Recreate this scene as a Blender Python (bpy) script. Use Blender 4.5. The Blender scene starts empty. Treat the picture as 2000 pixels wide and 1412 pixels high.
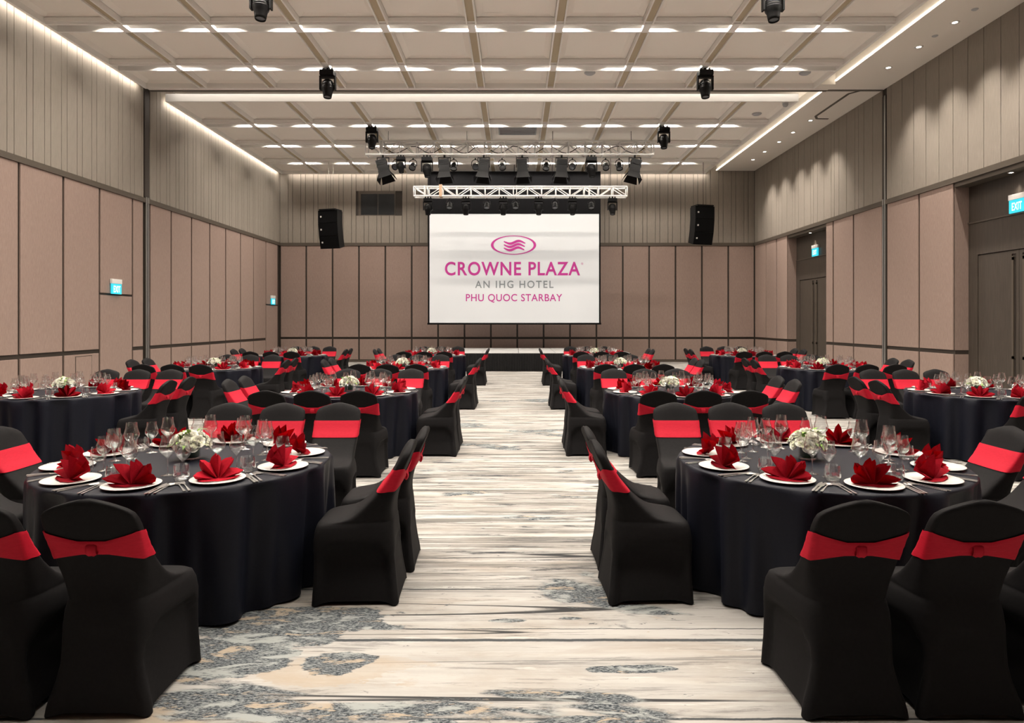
import bpy, bmesh, math, random
from mathutils import Vector, Matrix

PI = math.pi
scene = bpy.context.scene
C = scene.collection
random.seed(7)

# ------------------------------------------------------------------ camera, world, exposure
cam_d = bpy.data.cameras.new('camera')
cam_d.sensor_width = 36.0
cam_d.lens = 24.0
cam_d.shift_x = -0.0035
cam_d.shift_y = -0.0395
cam_d.clip_start = 0.05
cam_d.clip_end = 200
cam = bpy.data.objects.new('camera', cam_d)
C.objects.link(cam)
cam.location = (0, 0, 1.65)
cam.rotation_euler = (PI / 2, 0, 0)
scene.camera = cam

world = bpy.data.worlds.new('world')
scene.world = world
world.use_nodes = True
world.node_tree.nodes['Background'].inputs[0].default_value = (0.02, 0.02, 0.022, 1)
world.node_tree.nodes['Background'].inputs[1].default_value = 0.5

vs = scene.view_settings
vs.view_transform = 'Standard'
vs.look = 'None'
vs.exposure = 0.52
vs.gamma = 1.0
vs.use_curve_mapping = False
scene.cycles.max_bounces = 5
scene.cycles.use_adaptive_sampling = True
scene.cycles.adaptive_threshold = 0.20
scene.cycles.adaptive_min_samples = 16
scene.cycles.diffuse_bounces = 3
scene.cycles.glossy_bounces = 2
scene.cycles.transparent_max_bounces = 20
scene.cycles.caustics_reflective = False
scene.cycles.caustics_refractive = False
scene.cycles.use_denoising = True
scene.cycles.sample_clamp_indirect = 4.0

# room numbers (metres); camera stands at the origin looking along +y
XL, XR, YB, YR = -9.49, 9.63, 27.5, -5.0
ZT = 8.0                       # structural ceiling
ZC = 7.52                      # underside of the ceiling rafts
ZBAND0, ZBAND1 = 4.68, 4.80    # dark band between panels and boards
ZR0, ZR1 = 0.93, 1.00          # dark rail across the panels
YTRACK = 17.75                  # folding partition track
NEAR_RIBS = [15.85, 13.70, 11.5, 9.3, 7.1, 4.9, 2.7, 0.5, -1.7, -3.9]
FAR_RIBS = [20.5, 22.9, 25.4]
RIB_X = [-7.875 + 1.75 * k for k in range(9)]
RAFT_L, RAFT_R = -9.3, 7.5
WARM = (1.0, 0.91, 0.80)

# lamps hidden in the ceiling slots
P_SLOT, P_COVE, P_SPOT = 48.0, 0.8, 0.9
lamp_cache = {}
def area(name, loc, sx, sy, power, rot=(0, 0, 0), col=WARM, spread=PI):
    key = (name, sx, sy, power, spread)
    d = lamp_cache.get(key)
    if d is None:
        d = bpy.data.lights.new(name, 'AREA')
        d.shape = 'RECTANGLE'; d.size = sx; d.size_y = sy
        d.energy = power; d.color = col; d.spread = spread
        lamp_cache[key] = d
    o = bpy.data.objects.new(name, d); C.objects.link(o)
    o.location = loc; o.rotation_euler = rot
    return o
def spot(name, loc, power, cone, blend=0.6, col=WARM, rot=(0, 0, 0), r=0.04):
    key = (name, power, cone)
    d = lamp_cache.get(key)
    if d is None:
        d = bpy.data.lights.new(name, 'SPOT')
        d.energy = power; d.color = col; d.spot_size = cone; d.spot_blend = blend
        d.shadow_soft_size = r
        lamp_cache[key] = d
    o = bpy.data.objects.new(name, d); C.objects.link(o)
    o.location = loc; o.rotation_euler = rot
    return o
for yr in NEAR_RIBS[:7] + FAR_RIBS:
    for x in RIB_X:
        area('slot_lamp', (x, yr, ZC + 0.11), 0.96, 0.07, P_SLOT, spread=math.radians(150))
# cove light along the walls
area('cove_lamp_wall', (XL + 0.1, 6.1, 7.62), 0.05, 22.0, 150 * P_COVE, (0, math.radians(-12), 0))
area('cove_lamp_wall_far', (XL + 0.1, 22.8, 7.62), 0.05, 8.8, 62 * P_COVE, (0, math.radians(-12), 0))
area('cove_lamp_stage', (-0.7, YB - 0.12, 7.62), 16.8, 0.05, 110 * P_COVE, (math.radians(-12), 0, 0))
area('cove_lamp_track', (-0.75, 17.95, 7.85), 16.9, 0.06, 36 * P_COVE, (math.radians(60), 0, 0))
SOFFIT_X0, SOFFIT_Z = 8.09, 7.70
DOWN_Y = [13.83, 15.07, 16.3, 20.6, 21.9, 23.05, 24.4, 25.6]
for y in DOWN_Y + [12.6, 10.2, 7.8, 5.4, 3.0]:
    spot('soffit_spot', (8.9, y, SOFFIT_Z - 0.015), 480 * P_SPOT, math.radians(82), 0.9)
for y in (13.5, 22.7):
    spot('doorway_spot', (9.86, y, 4.57), 40 * P_SPOT, math.radians(48), 0.5)

# ------------------------------------------------------------------ materials
MATS = {}
def nt(name):
    m = bpy.data.materials.new(name); m.use_nodes = True
    MATS[name] = m
    t = m.node_tree
    return m, t, t.nodes['Principled BSDF'], t.nodes, t.links
def plain(name, col, rough=0.5, metal=0.0, spec=0.5, emit=None, es=0.0, sheen=0.0):
    m, t, b, N, L = nt(name)
    b.inputs['Base Color'].default_value = (*col, 1)
    b.inputs['Roughness'].default_value = rough
    b.inputs['Metallic'].default_value = metal
    b.inputs['Specular IOR Level'].default_value = spec
    if sheen: b.inputs['Sheen Weight'].default_value = sheen
    if emit:
        b.inputs['Emission Color'].default_value = (*emit, 1)
        b.inputs['Emission Strength'].default_value = es
    return m
def ramp(N, stops, interp='LINEAR'):
    r = N.new('ShaderNodeValToRGB'); r.color_ramp.interpolation = interp
    e = r.color_ramp.elements
    e[0].position, e[0].color = stops[0][0], (*stops[0][1], 1)
    e[1].position, e[1].color = stops[-1][0], (*stops[-1][1], 1)
    for p, c in stops[1:-1]:
        x = e.new(p); x.color = (*c, 1)
    return r
def noise(N, L, vec, scale, detail=4, rough=0.6, dist=0.0):
    n = N.new('ShaderNodeTexNoise')
    n.inputs['Scale'].default_value = scale; n.inputs['Detail'].default_value = detail
    n.inputs['Roughness'].default_value = rough; n.inputs['Distortion'].default_value = dist
    if vec is not None: L.new(vec, n.inputs['Vector'])
    return n
def mapping(N, L, src, scale, loc=(0, 0, 0)):
    m = N.new('ShaderNodeMapping'); m.inputs['Scale'].default_value = scale; m.inputs['Location'].default_value = loc
    L.new(src, m.inputs['Vector'])
    return m.outputs['Vector']
def cloth(name, c0, c1, scale, rough=0.8, sheen=0.0, bump=0.0, stretch=(1, 1, 1), coord='Object', spec=0.3):
    m, t, b, N, L = nt(name)
    tc = N.new('ShaderNodeTexCoord')
    v = mapping(N, L, tc.outputs[coord], stretch)
    n = noise(N, L, v, scale, 5, 0.65)
    r = ramp(N, [(0.3, c0), (0.7, c1)])
    L.new(n.outputs['Fac'], r.inputs['Fac'])
    L.new(r.outputs['Color'], b.inputs['Base Color'])
    b.inputs['Roughness'].default_value = rough
    b.inputs['Specular IOR Level'].default_value = spec
    b.inputs['Sheen Weight'].default_value = sheen
    if bump:
        bp = N.new('ShaderNodeBump'); bp.inputs['Strength'].default_value = bump; bp.inputs['Distance'].default_value = 0.01
        L.new(n.outputs['Fac'], bp.inputs['Height']); L.new(bp.outputs['Normal'], b.inputs['Normal'])
    return m

cloth('panel_fabric', (0.250, 0.180, 0.152), (0.316, 0.232, 0.198), 9, 0.85, 0.0, 0.15, (6, 6, 1))
cloth('board_fabric', (0.222, 0.193, 0.164), (0.272, 0.238, 0.204), 7, 0.8, 0.0, 0.1, (8, 8, 0.6))
cloth('door_wood', (0.042, 0.034, 0.028), (0.066, 0.054, 0.044), 5, 0.45, 0.0, 0.0, (6, 6, 0.4))
plain('dark_joint', (0.030, 0.022, 0.016), 0.6)
plain('band_metal', (0.075, 0.060, 0.046), 0.5)
plain('aluminium', (0.45, 0.45, 0.44), 0.35, 0.8)
plain('ceiling_white', (0.93, 0.88, 0.82), 0.8)
plain('rib_white', (0.88, 0.86, 0.83), 0.7)
plain('soffit_white', (0.80, 0.75, 0.69), 0.8)
plain('channel_tan', (0.50, 0.42, 0.30), 0.8)
plain('track_dark', (0.10, 0.085, 0.07), 0.6)
plain('led', (1, 1, 1), 0.5, emit=(1.0, 0.88, 0.70), es=5.0)
plain('downlight_lens', (1, 1, 1), 0.5, emit=(1.0, 0.90, 0.75), es=12.0)
plain('trim_white', (0.75, 0.74, 0.72), 0.5)
plain('vent_grey', (0.42, 0.43, 0.45), 0.6)
plain('black_metal', (0.0045, 0.0045, 0.005), 0.5, spec=0.14)
plain('black_matte', (0.005, 0.005, 0.006), 0.85, spec=0.1)
plain('speaker_black', (0.005, 0.005, 0.0055), 0.6, spec=0.15)
plain('grille_black', (0.004, 0.004, 0.0045), 0.9, spec=0.1)
plain('lens_glass', (0.12, 0.13, 0.15), 0.1, spec=0.8)
plain('truss_metal', (0.86, 0.86, 0.85), 0.5, 0.1)
plain('strap_tan', (0.45, 0.30, 0.20), 0.8)
plain('steel', (0.62, 0.61, 0.60), 0.30, 1.0)
plain('china', (0.70, 0.69, 0.665), 0.15, spec=0.6)
plain('window_dark', (0.008, 0.009, 0.011), 0.3, spec=0.3)
plain('screen_white', (0.60, 0.61, 0.62), 0.7, emit=(0.97, 0.99, 1.0), es=0.17)  # emission here and in the logo colours stands in for projector light
plain('logo_magenta', (0.42, 0.03, 0.22), 0.7, emit=(0.50, 0.03, 0.25), es=0.22)
plain('logo_grey', (0.20, 0.22, 0.23), 0.7, emit=(0.24, 0.26, 0.27), es=0.2)
plain('exit_cyan', (0.03, 0.35, 0.42), 0.4, emit=(0.02, 0.52, 0.66), es=0.75)
plain('exit_letter', (0.9, 0.95, 0.95), 0.4, emit=(0.8, 1.0, 1.0), es=1.0)
plain('stage_top', (0.33, 0.33, 0.325), 0.5)
cloth('stage_skirt', (0.006, 0.006, 0.007), (0.012, 0.012, 0.013), 20, 0.8)
cloth('chair_cover', (0.0085, 0.0080, 0.0086), (0.0118, 0.0112, 0.0119), 60, 0.70, 0.0, spec=0.08)
cloth('table_black', (0.0060, 0.0069, 0.0122), (0.0084, 0.0097, 0.0168), 80, 0.50, 0.0, spec=0.16)
cloth('sash_red', (0.40, 0.007, 0.022), (0.49, 0.011, 0.031), 40, 0.7, 0.0, spec=0.15, stretch=(1, 1, 5))
cloth('napkin_red', (0.36, 0.005, 0.016), (0.45, 0.008, 0.024), 120, 0.8, 0.0, 0.05, spec=0.12)
cloth('petal_white', (0.80, 0.79, 0.68), (0.90, 0.89, 0.84), 30, 0.7)
cloth('blossom', (0.72, 0.75, 0.50), (0.88, 0.89, 0.74), 50, 0.7)
cloth('leaf_green', (0.10, 0.22, 0.03), (0.26, 0.42, 0.09), 25, 0.5)
cloth('leaf_dark', (0.012, 0.040, 0.008), (0.035, 0.085, 0.016), 20, 0.35, stretch=(1, 1, 4))

def glass_mat():
    m, t, b, N, L = nt('clear_glass')
    N.remove(b)
    out = N['Material Output']
    tr = N.new('ShaderNodeBsdfTransparent'); tr.inputs['Color'].default_value = (0.965, 0.97, 0.975, 1)
    gl = N.new('ShaderNodeBsdfGlossy'); gl.inputs['Roughness'].default_value = 0.08
    gl.inputs['Color'].default_value = (1, 1, 1, 1)
    fr = N.new('ShaderNodeLayerWeight'); fr.inputs['Blend'].default_value = 0.5
    pw = N.new('ShaderNodeMath'); pw.operation = 'POWER'; pw.inputs[1].default_value = 1.9
    L.new(fr.outputs['Facing'], pw.inputs[0])
    mu = N.new('ShaderNodeMath'); mu.operation = 'MULTIPLY_ADD'; mu.inputs[1].default_value = 0.86; mu.inputs[2].default_value = 0.15; mu.use_clamp = True
    L.new(pw.outputs[0], mu.inputs[0])
    mx = N.new('ShaderNodeMixShader')
    L.new(mu.outputs[0], mx.inputs[0]); L.new(tr.outputs[0], mx.inputs[1]); L.new(gl.outputs[0], mx.inputs[2])
    L.new(mx.outputs[0], out.inputs['Surface'])
glass_mat()

def carpet_mat():
    m, t, b, N, L = nt('carpet')
    tc = N.new('ShaderNodeTexCoord'); P = tc.outputs['Object']
    def mix(fac, a, c):
        x = N.new('ShaderNodeMix'); x.data_type = 'RGBA'
        if fac is not None: L.new(fac, x.inputs['Factor'])
        for s, k in ((a, 'A'), (c, 'B')):
            i = [q for q in x.inputs if q.name == k and q.type == 'RGBA'][0]
            if isinstance(s, tuple): i.default_value = (*s, 1)
            else: L.new(s, i)
        return [q for q in x.outputs if q.type == 'RGBA'][0]
    def math_(op, a, c=None, clamp=False):
        x = N.new('ShaderNodeMath'); x.operation = op; x.use_clamp = clamp
        for i, s in enumerate((a, c)):
            if s is None: continue
            if isinstance(s, (int, float)): x.inputs[i].default_value = s
            else: L.new(s, x.inputs[i])
        return x.outputs[0]
    def thresh(src, lo, hi):
        r = N.new('ShaderNodeMapRange'); r.clamp = True
        r.inputs['From Min'].default_value = lo; r.inputs['From Max'].default_value = hi
        L.new(src, r.inputs['Value'])
        return r.outputs['Result']
    sx = N.new('ShaderNodeSeparateXYZ'); L.new(P, sx.inputs[0])
    zone = math_('ADD', math_('MULTIPLY', thresh(sx.outputs[1], 3.95, 4.7), 0.75), 0.25)
    # cream ground with soft tan clouds
    cl = noise(N, L, mapping(N, L, P, (0.8, 2.6, 1)), 1.3, 6, 0.65, 0.6).outputs['Fac']
    base = mix(thresh(cl, 0.46, 0.72), (0.50, 0.478, 0.442), (0.40, 0.352, 0.298))
    # long brushed streaks across the room
    s1 = noise(N, L, mapping(N, L, P, (0.42, 7.5, 1)), 1.0, 9, 0.76, 0.3).outputs['Fac']
    base = mix(math_('MULTIPLY', thresh(s1, 0.43, 0.585), zone), base, (0.19, 0.178, 0.162))
    s2 = noise(N, L, mapping(N, L, P, (0.75, 12, 1), (3.3, 1.7, 0)), 1.0, 9, 0.78, 0.5).outputs['Fac']
    base = mix(math_('MULTIPLY', thresh(s2, 0.545, 0.595), math_('POWER', zone, 0.6)), base, (0.065, 0.068, 0.072))
    # pale scratches
    s3 = noise(N, L, mapping(N, L, P, (0.9, 10, 1), (9.1, 4.2, 0)), 1.0, 6, 0.7).outputs['Fac']
    base = mix(thresh(s3, 0.59, 0.64), base, (0.56, 0.535, 0.495))
    # hairline dark lines running across
    ln = noise(N, L, mapping(N, L, P, (0.05, 1.75, 1), (0.2, 0.35, 0)), 1.0, 2, 0.5).outputs['Fac']
    w = math_('ABSOLUTE', math_('SUBTRACT', math_('FRACT', math_('MULTIPLY', ln, 7.0)), 0.5))
    base = mix(thresh(w, 0.020, 0.008), base, (0.055, 0.055, 0.055))
    yw = math_('ADD', sx.outputs[1], math_('MULTIPLY', math_('SUBTRACT', noise(N, L, mapping(N, L, P, (5, 1, 1)), 1.0, 5, 0.7).outputs['Fac'], 0.5), 0.02))
    for y_, h_ in ((3.53, 0.014), (2.83, 0.008), (4.20, 0.008), (3.66, 0.004)):
        d_ = math_('ABSOLUTE', math_('SUBTRACT', yw, y_))
        base = mix(thresh(d_, h_ * 1.15, h_ * 0.85), base, (0.075, 0.080, 0.082))
    # heather slate patches: scattered plus the big ones by the front left table
    pn = noise(N, L, mapping(N, L, P, (0.42, 1.15, 1), (5.4, 2.2, 0)), 1.0, 5, 0.6, 0.5).outputs['Fac']
    patch = thresh(pn, 0.595, 0.62)
    wob = noise(N, L, mapping(N, L, P, (1.6, 3.2, 1)), 1.2, 6, 0.65).outputs['Fac']
    def ellipse(cx, cy, rx, ry):
        dx = math_('DIVIDE', math_('SUBTRACT', sx.outputs[0], cx), rx)
        dy = math_('DIVIDE', math_('SUBTRACT', sx.outputs[1], cy), ry)
        d = math_('SQRT', math_('ADD', math_('MULTIPLY', dx, dx), math_('MULTIPLY', dy, dy)))
        d = math_('ADD', d, math_('MULTIPLY', math_('SUBTRACT', wob, 0.5), 2.4))
        return thresh(d, 1.0, 0.93)
    tanm = math_('MAXIMUM', ellipse(-0.85, 3.22, 0.42, 0.15), ellipse(-1.5, 2.85, 0.5, 0.1))
    base = mix(math_('MULTIPLY', tanm, thresh(cl, 0.30, 0.62)), base, (0.43, 0.36, 0.28))
    for e in ((-1.30, 3.72, 0.62, 0.26), (-1.55, 3.35, 0.48, 0.22), (-0.86, 3.30, 0.17, 0.14), (-0.05, 3.76, 0.09, 0.022), (0.30, 3.79, 0.07, 0.018), (0.55, 3.24, 0.20, 0.035), (1.75, 3.1, 0.35, 0.10), (-0.35, 2.80, 0.10, 0.03), (0.25, 2.80, 0.26, 0.05)):
        patch = math_('MAXIMUM', patch, ellipse(*e))
    fine = noise(N, L, mapping(N, L, P, (45, 150, 1)), 1.0, 3, 0.75).outputs['Fac']
    heath = mix(thresh(fine, 0.44, 0.62), (0.030, 0.038, 0.046), (0.30, 0.315, 0.315))
    mid = noise(N, L, mapping(N, L, P, (2.4, 7.0, 1), (1.1, 0.4, 0)), 1.5, 6, 0.7, 0.6).outputs['Fac']
    heath = mix(thresh(mid, 0.52, 0.60), heath, (0.36, 0.375, 0.355))
    heath = mix(thresh(mid, 0.43, 0.38), heath, (0.42, 0.345, 0.26))
    base = mix(patch, base, heath)
    spk = noise(N, L, mapping(N, L, P, (3.4, 9.0, 1), (2.0, 7.7, 0)), 1.0, 7, 0.75, 0.3).outputs['Fac']
    base = mix(thresh(spk, 0.635, 0.66), base, (0.12, 0.125, 0.13))
    base = mix(thresh(spk, 0.33, 0.30), base, (0.40, 0.32, 0.225))
    mm = N.new('ShaderNodeMix'); mm.data_type = 'RGBA'; mm.blend_type = 'MULTIPLY'; mm.inputs['Factor'].default_value = 1.0
    ci = [q for q in mm.inputs if q.type == 'RGBA']
    L.new(base, ci[0]); ci[1].default_value = (0.81, 0.82, 0.84, 1)
    base = [q for q in mm.outputs if q.type == 'RGBA'][0]
    L.new(base, b.inputs['Base Color'])
    b.inputs['Roughness'].default_value = 0.95
    b.inputs['Specular IOR Level'].default_value = 0.1
    bp = N.new('ShaderNodeBump'); bp.inputs['Strength'].default_value = 0.25; bp.inputs['Distance'].default_value = 0.006
    L.new(fine, bp.inputs['Height']); L.new(bp.outputs['Normal'], b.inputs['Normal'])
carpet_mat()

# ------------------------------------------------------------------ mesh helpers
class MB:
    def __init__(s): s.v = []; s.f = []; s.smooth = []
    def add(s, vs, fs, smooth=False):
        n = len(s.v); s.v += [tuple(v) for v in vs]
        s.f += [tuple(i + n for i in f) for f in fs]; s.smooth += [smooth] * len(fs)
        return s
    def box(s, x0, x1, y0, y1, z0, z1):
        vs = [(x, y, z) for z in (z0, z1) for y in (y0, y1) for x in (x0, x1)]
        return s.add(vs, [(0, 2, 3, 1), (4, 5, 7, 6), (0, 1, 5, 4), (2, 6, 7, 3), (0, 4, 6, 2), (1, 3, 7, 5)])
    def tube(s, a, b, r, n=8, r2=None, caps=True):
        a, b = Vector(a), Vector(b); d = (b - a)
        q = d.to_track_quat('Z', 'Y'); r2 = r if r2 is None else r2
        vs = []
        for p, rr in ((a, r), (b, r2)):
            for i in range(n):
                t = 2 * PI * i / n
                vs.append(p + q @ Vector((rr * math.cos(t), rr * math.sin(t), 0)))
        s.add(vs, [(i, (i + 1) % n, n + (i + 1) % n, n + i) for i in range(n)], True)
        if caps:
            k = len(s.v) - 2 * n
            s.f += [tuple(k + i for i in reversed(range(n))), tuple(k + n + i for i in range(n))]; s.smooth += [False, False]
        return s
    def path(s, pts, r, n=6):
        for a, b in zip(pts, pts[1:]): s.tube(a, b, r, n)
        return s
    def lathe(s, prof, n=24, cx=0, cy=0, closed=False):
        vs = []
        for (r, z) in prof:
            for i in range(n):
                t = 2 * PI * i / n
                vs.append((cx + r * math.cos(t), cy + r * math.sin(t), z))
        fs = []
        for k in range(len(prof) - 1):
            for i in range(n):
                j = (i + 1) % n
                fs.append((k * n + i, k * n + j, (k + 1) * n + j, (k + 1) * n + i))
        return s.add(vs, fs, True)
    def prism(s, poly, z0, z1):
        n = len(poly)
        vs = [(x, y, z0) for x, y in poly] + [(x, y, z1) for x, y in poly]
        fs = [tuple(reversed(range(n))), tuple(range(n, 2 * n))] + [(i, (i + 1) % n, n + (i + 1) % n, n + i) for i in range(n)]
        return s.add(vs, fs)
    def move(s, M):
        s.v = [tuple(M @ Vector(v)) for v in s.v]; return s
    def mesh(s, name, mat, merge=False, bevel=0.0):
        me = bpy.data.meshes.new(name)
        me.from_pydata(s.v, [], s.f)
        me.polygons.foreach_set('use_smooth', s.smooth)
        if merge or bevel:
            bm = bmesh.new(); bm.from_mesh(me)
            if merge: bmesh.ops.remove_doubles(bm, verts=bm.verts, dist=1e-5)
            if bevel:
                bmesh.ops.bevel(bm, geom=list(bm.edges), offset=bevel, segments=2, affect='EDGES', profile=0.6)
            bmesh.ops.recalc_face_normals(bm, faces=bm.faces)
            bm.to_mesh(me); bm.free()
        me.materials.append(MATS[mat])
        me.update()
        return me
    def build(s, name, mat, parent=None, **k):
        return put(name, s.mesh(name, mat, **k), parent)
def put(name, me, parent=None, loc=None, rz=None, rot=None, scale=None):
    o = bpy.data.objects.new(name, me); C.objects.link(o)
    if parent: o.parent = parent
    if loc: o.location = loc
    if rz is not None: o.rotation_euler = (0, 0, rz)
    if rot is not None: o.rotation_euler = rot
    if scale is not None: o.scale = scale if isinstance(scale, tuple) else (scale,) * 3
    return o
def tag(o, label=None, cat=None, group=None, kind=None):
    if label: o['label'] = label
    if cat: o['category'] = cat
    if group: o['group'] = group
    if kind: o['kind'] = kind
    return o
def thing(name, label, cat, loc=(0, 0, 0), rz=0, group=None):
    o = bpy.data.objects.new(name, None); C.objects.link(o)
    o.empty_display_size = 0.1
    o.location = loc; o.rotation_euler = (0, 0, rz)
    return tag(o, label, cat, group)
def struct(o, label=None, cat=None):
    return tag(o, label, cat, kind='structure')
box_cache = {}
def bx(name, mat, x0, x1, y0, y1, z0, z1, parent=None, bevel=0.0):
    """one box object, sharing mesh data between equal sizes"""
    key = (name, mat, round(x1 - x0, 4), round(y1 - y0, 4), round(z1 - z0, 4), bevel)
    me = box_cache.get(key)
    if me is None:
        a, b, c = (x1 - x0) / 2, (y1 - y0) / 2, (z1 - z0) / 2
        me = MB().box(-a, a, -b, b, -c, c).mesh(name, mat, bevel=bevel, merge=bool(bevel))
        box_cache[key] = me
    return put(name, me, parent, ((x0 + x1) / 2, (y0 + y1) / 2, (z0 + z1) / 2))
def text_mesh(txt, mat, width, height, bold=0.0, spacing=1.0):
    cu = bpy.data.curves.new('lettering', 'FONT'); cu.body = txt; cu.size = 1.0
    cu.offset = bold; cu.space_character = spacing; cu.resolution_u = 6
    o = bpy.data.objects.new('lettering', cu); C.objects.link(o)
    dg = bpy.context.evaluated_depsgraph_get(); dg.update()
    me = bpy.data.meshes.new_from_object(o.evaluated_get(dg))
    bpy.data.objects.remove(o); bpy.data.curves.remove(cu)
    xs = [v.co.x for v in me.vertices]; ys = [v.co.y for v in me.vertices]
    cap = max(ys)
    x0, x1 = min(xs), max(xs)
    for v in me.vertices:
        v.co = ((v.co.x - (x0 + x1) / 2) / (x1 - x0) * width, 0, v.co.y / cap * height)
    me.materials.clear(); me.materials.append(MATS[mat]); me.name = 'lettering'
    return me

def text_words(txt, mat, width, height, bold, spacing):
    """one mesh for each word of a line, laid out together"""
    me = text_mesh(txt, mat, width, height, bold, spacing)
    bm = bmesh.new(); bm.from_mesh(me); bpy.data.meshes.remove(me)
    seen, isl = set(), []
    for v in bm.verts:
        if v in seen: continue
        st_, comp = [v], []
        seen.add(v)
        while st_:
            a = st_.pop(); comp.append(a)
            for e in a.link_edges:
                b = e.other_vert(a)
                if b not in seen: seen.add(b); st_.append(b)
        isl.append(comp)
    isl.sort(key=lambda c: min(v.co.x for v in c))
    out, k = [], 0
    for w in txt.split():
        keep = set(v for c in isl[k:k + len(w)] for v in c); k += len(w)
        idx = {v: i for i, v in enumerate(keep)}
        m = bpy.data.meshes.new('lettering')
        m.from_pydata([tuple(v.co) for v in idx], [], [tuple(idx[v] for v in f.verts) for f in bm.faces if f.verts[0] in keep])
        m.materials.append(MATS[mat]); out.append(m)
    bm.free()
    return out

# ------------------------------------------------------------------ the room
fl = MB().add([(XL - 0.5, YR - 0.5, 0), (XR + 0.8, YR - 0.5, 0), (XR + 0.8, YB + 0.5, 0), (XL - 0.5, YB + 0.5, 0)], [(0, 1, 2, 3)]).build('floor', 'carpet')
struct(fl, 'cream carpet with slate and tan brushed streaks', 'floor')

wl = bx('wall_left', 'dark_joint', XL - 0.30, XL - 0.03, YR, YB, 0, ZT); struct(wl, 'left wall of pinkish tan panels below vertical boards', 'wall')
wb = bx('wall_back', 'dark_joint', XL - 0.3, XR + 0.6, YB + 0.03, YB + 0.3, 0, ZT); struct(wb, 'back wall behind the stage and screen', 'wall')
wrr = bx('wall_rear', 'panel_fabric', XL - 0.3, XR + 0.6, YR - 0.3, YR, 0, ZT); struct(wrr, 'plain wall behind the viewer', 'wall')
wr = bx('wall_right', 'dark_joint', XR + 0.36, XR + 0.6, YR, YB, 0, ZT); struct(wr, 'right wall with two recessed double doors', 'wall')
INV = {id(w): w for w in (wl, wb, wr)}
def child(o, root):
    o.parent = root; o.location = Vector(o.location) - Vector(root.location); return o
# clad thickness of the right wall around the recesses
REC = [(12.0, 15.0), (21.2, 24.2)]
def right_solid(y0, y1, z0, z1): child(bx('backing', 'dark_joint', XR + 0.03, XR + 0.36, y0, y1, z0, z1), wr)
right_solid(YR, 12.0, 0, ZBAND0); right_solid(15.0, 21.2, 0, ZBAND0); right_solid(24.2, YB + 0.03, 0, ZBAND0)
right_solid(YR, YB + 0.03, ZBAND0, ZT)

def panel(root, axis, a, b, z0, z1, name='panel', mat='panel_fabric', gap=0.034, face=0.0):
    """upholstered wall panel proud of the dark joints. axis 'l','r' run along y, 'b' along x"""
    a, b = a + gap, b - gap
    if axis == 'l': o = bx(name, mat, XL - 0.03, XL + face, a, b, z0, z1, bevel=0.006)
    elif axis == 'r': o = bx(name, mat, XR - face, XR + 0.03, a, b, z0, z1, bevel=0.006)
    else: o = bx(name, mat, a, b, YB - face, YB + 0.03, z0, z1, bevel=0.006)
    return child(o, root)
ZP0 = 0.10
# left wall
left_joints = [13.05 - 1.27 * k for k in range(14, 0, -1)] + [13.05, 14.33, 15.58]
for a, b in zip(left_joints, left_joints[1:]):
    panel(wl, 'l', a, b, ZP0, ZR0 - 0.01); panel(wl, 'l', a, b, ZR1 + 0.01, ZBAND0)
panel(wl, 'l', 16.92, 17.42, ZP0, ZR0 - 0.01); panel(wl, 'l', 16.92, 17.42, ZR1 + 0.01, ZBAND0)
far_l = [17.72, 18.82, 20.0, 21.19, 22.35, 23.56, 24.73, 25.95]
for a, b in zip(far_l, far_l[1:]):
    panel(wl, 'l', a, b, ZP0, ZR0 - 0.01); panel(wl, 'l', a, b, ZR1 + 0.01, ZBAND0)
panel(wl, 'l', 15.58, 16.92, 2.30, ZBAND0); panel(wl, 'l', 25.95, 27.25, 2.30, ZBAND0)
for i, (a, b) in enumerate(((15.58, 16.92), (25.95, 27.25))):
    o = bx('door_%d' % (i + 1), 'panel_fabric', XL - 0.03, XL, a + 0.03, b - 0.03, 0.02, 2.25, bevel=0.006)
    struct(o, ('concealed fabric door in left wall by the partition post', 'concealed fabric door at far end of left wall')[i], 'door')
# small hatch in the lower panel beside the concealed door
hatch = thing('access_hatch', 'small square access hatch in left wall lower panel', 'hatch', (XL + 0.004, 15.0, 0.55))
MB().box(-0.003, 0.004, -0.27, 0.27, -0.32, 0.32).build('hatch_panel', 'panel_fabric', hatch)
f = MB()
for a in (-0.285, 0.275): f.box(-0.003, 0.001, a, a + 0.01, -0.335, 0.335)
for a in (-0.335, 0.325): f.box(-0.003, 0.001, -0.285, 0.285, a, a + 0.01)
f.build('joint', 'dark_joint', hatch)
# back wall
xb = [XL + 0.0] + [(598 + 51.53 * k - 1007) * YB / 1333.3 for k in range(18)]
xb[-1] = XR
for a, b in zip(xb, xb[1:]):
    panel(wb, 'b', a, b, ZP0, ZR0 - 0.01); panel(wb, 'b', a, b, ZR1 + 0.01, ZBAND0)
# right wall
for seq in ([15.0, 16.3, 17.72], [17.92, 19.46, 20.7, 21.2], [24.2, 25.2, 26.26, YB - 0.02]):
    for a, b in zip(seq, seq[1:]):
        panel(wr, 'r', a, b, ZP0, ZR0 - 0.01); panel(wr, 'r', a, b, ZR1 + 0.01, ZBAND0)
rj = [12.0 - 1.27 * k for k in range(13, -1, -1)]
for a, b in zip(rj, rj[1:]):
    panel(wr, 'r', a, b, ZP0, ZR0 - 0.01); panel(wr, 'r', a, b, ZR1 + 0.01, ZBAND0)
# panels lining the far jamb of each door recess
for y0, y1 in REC:
    for z0, z1 in ((ZP0, ZR0 - 0.01), (ZR1 + 0.01, ZBAND0)):
        child(bx('jamb_panel', 'panel_fabric', XR + 0.02, XR + 0.34, y1 - 0.004, y1 + 0.0, z0, z1), wr)
        child(bx('jamb_panel', 'panel_fabric', XR + 0.02, XR + 0.34, y0, y0 + 0.004, z0, z1), wr)
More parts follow.
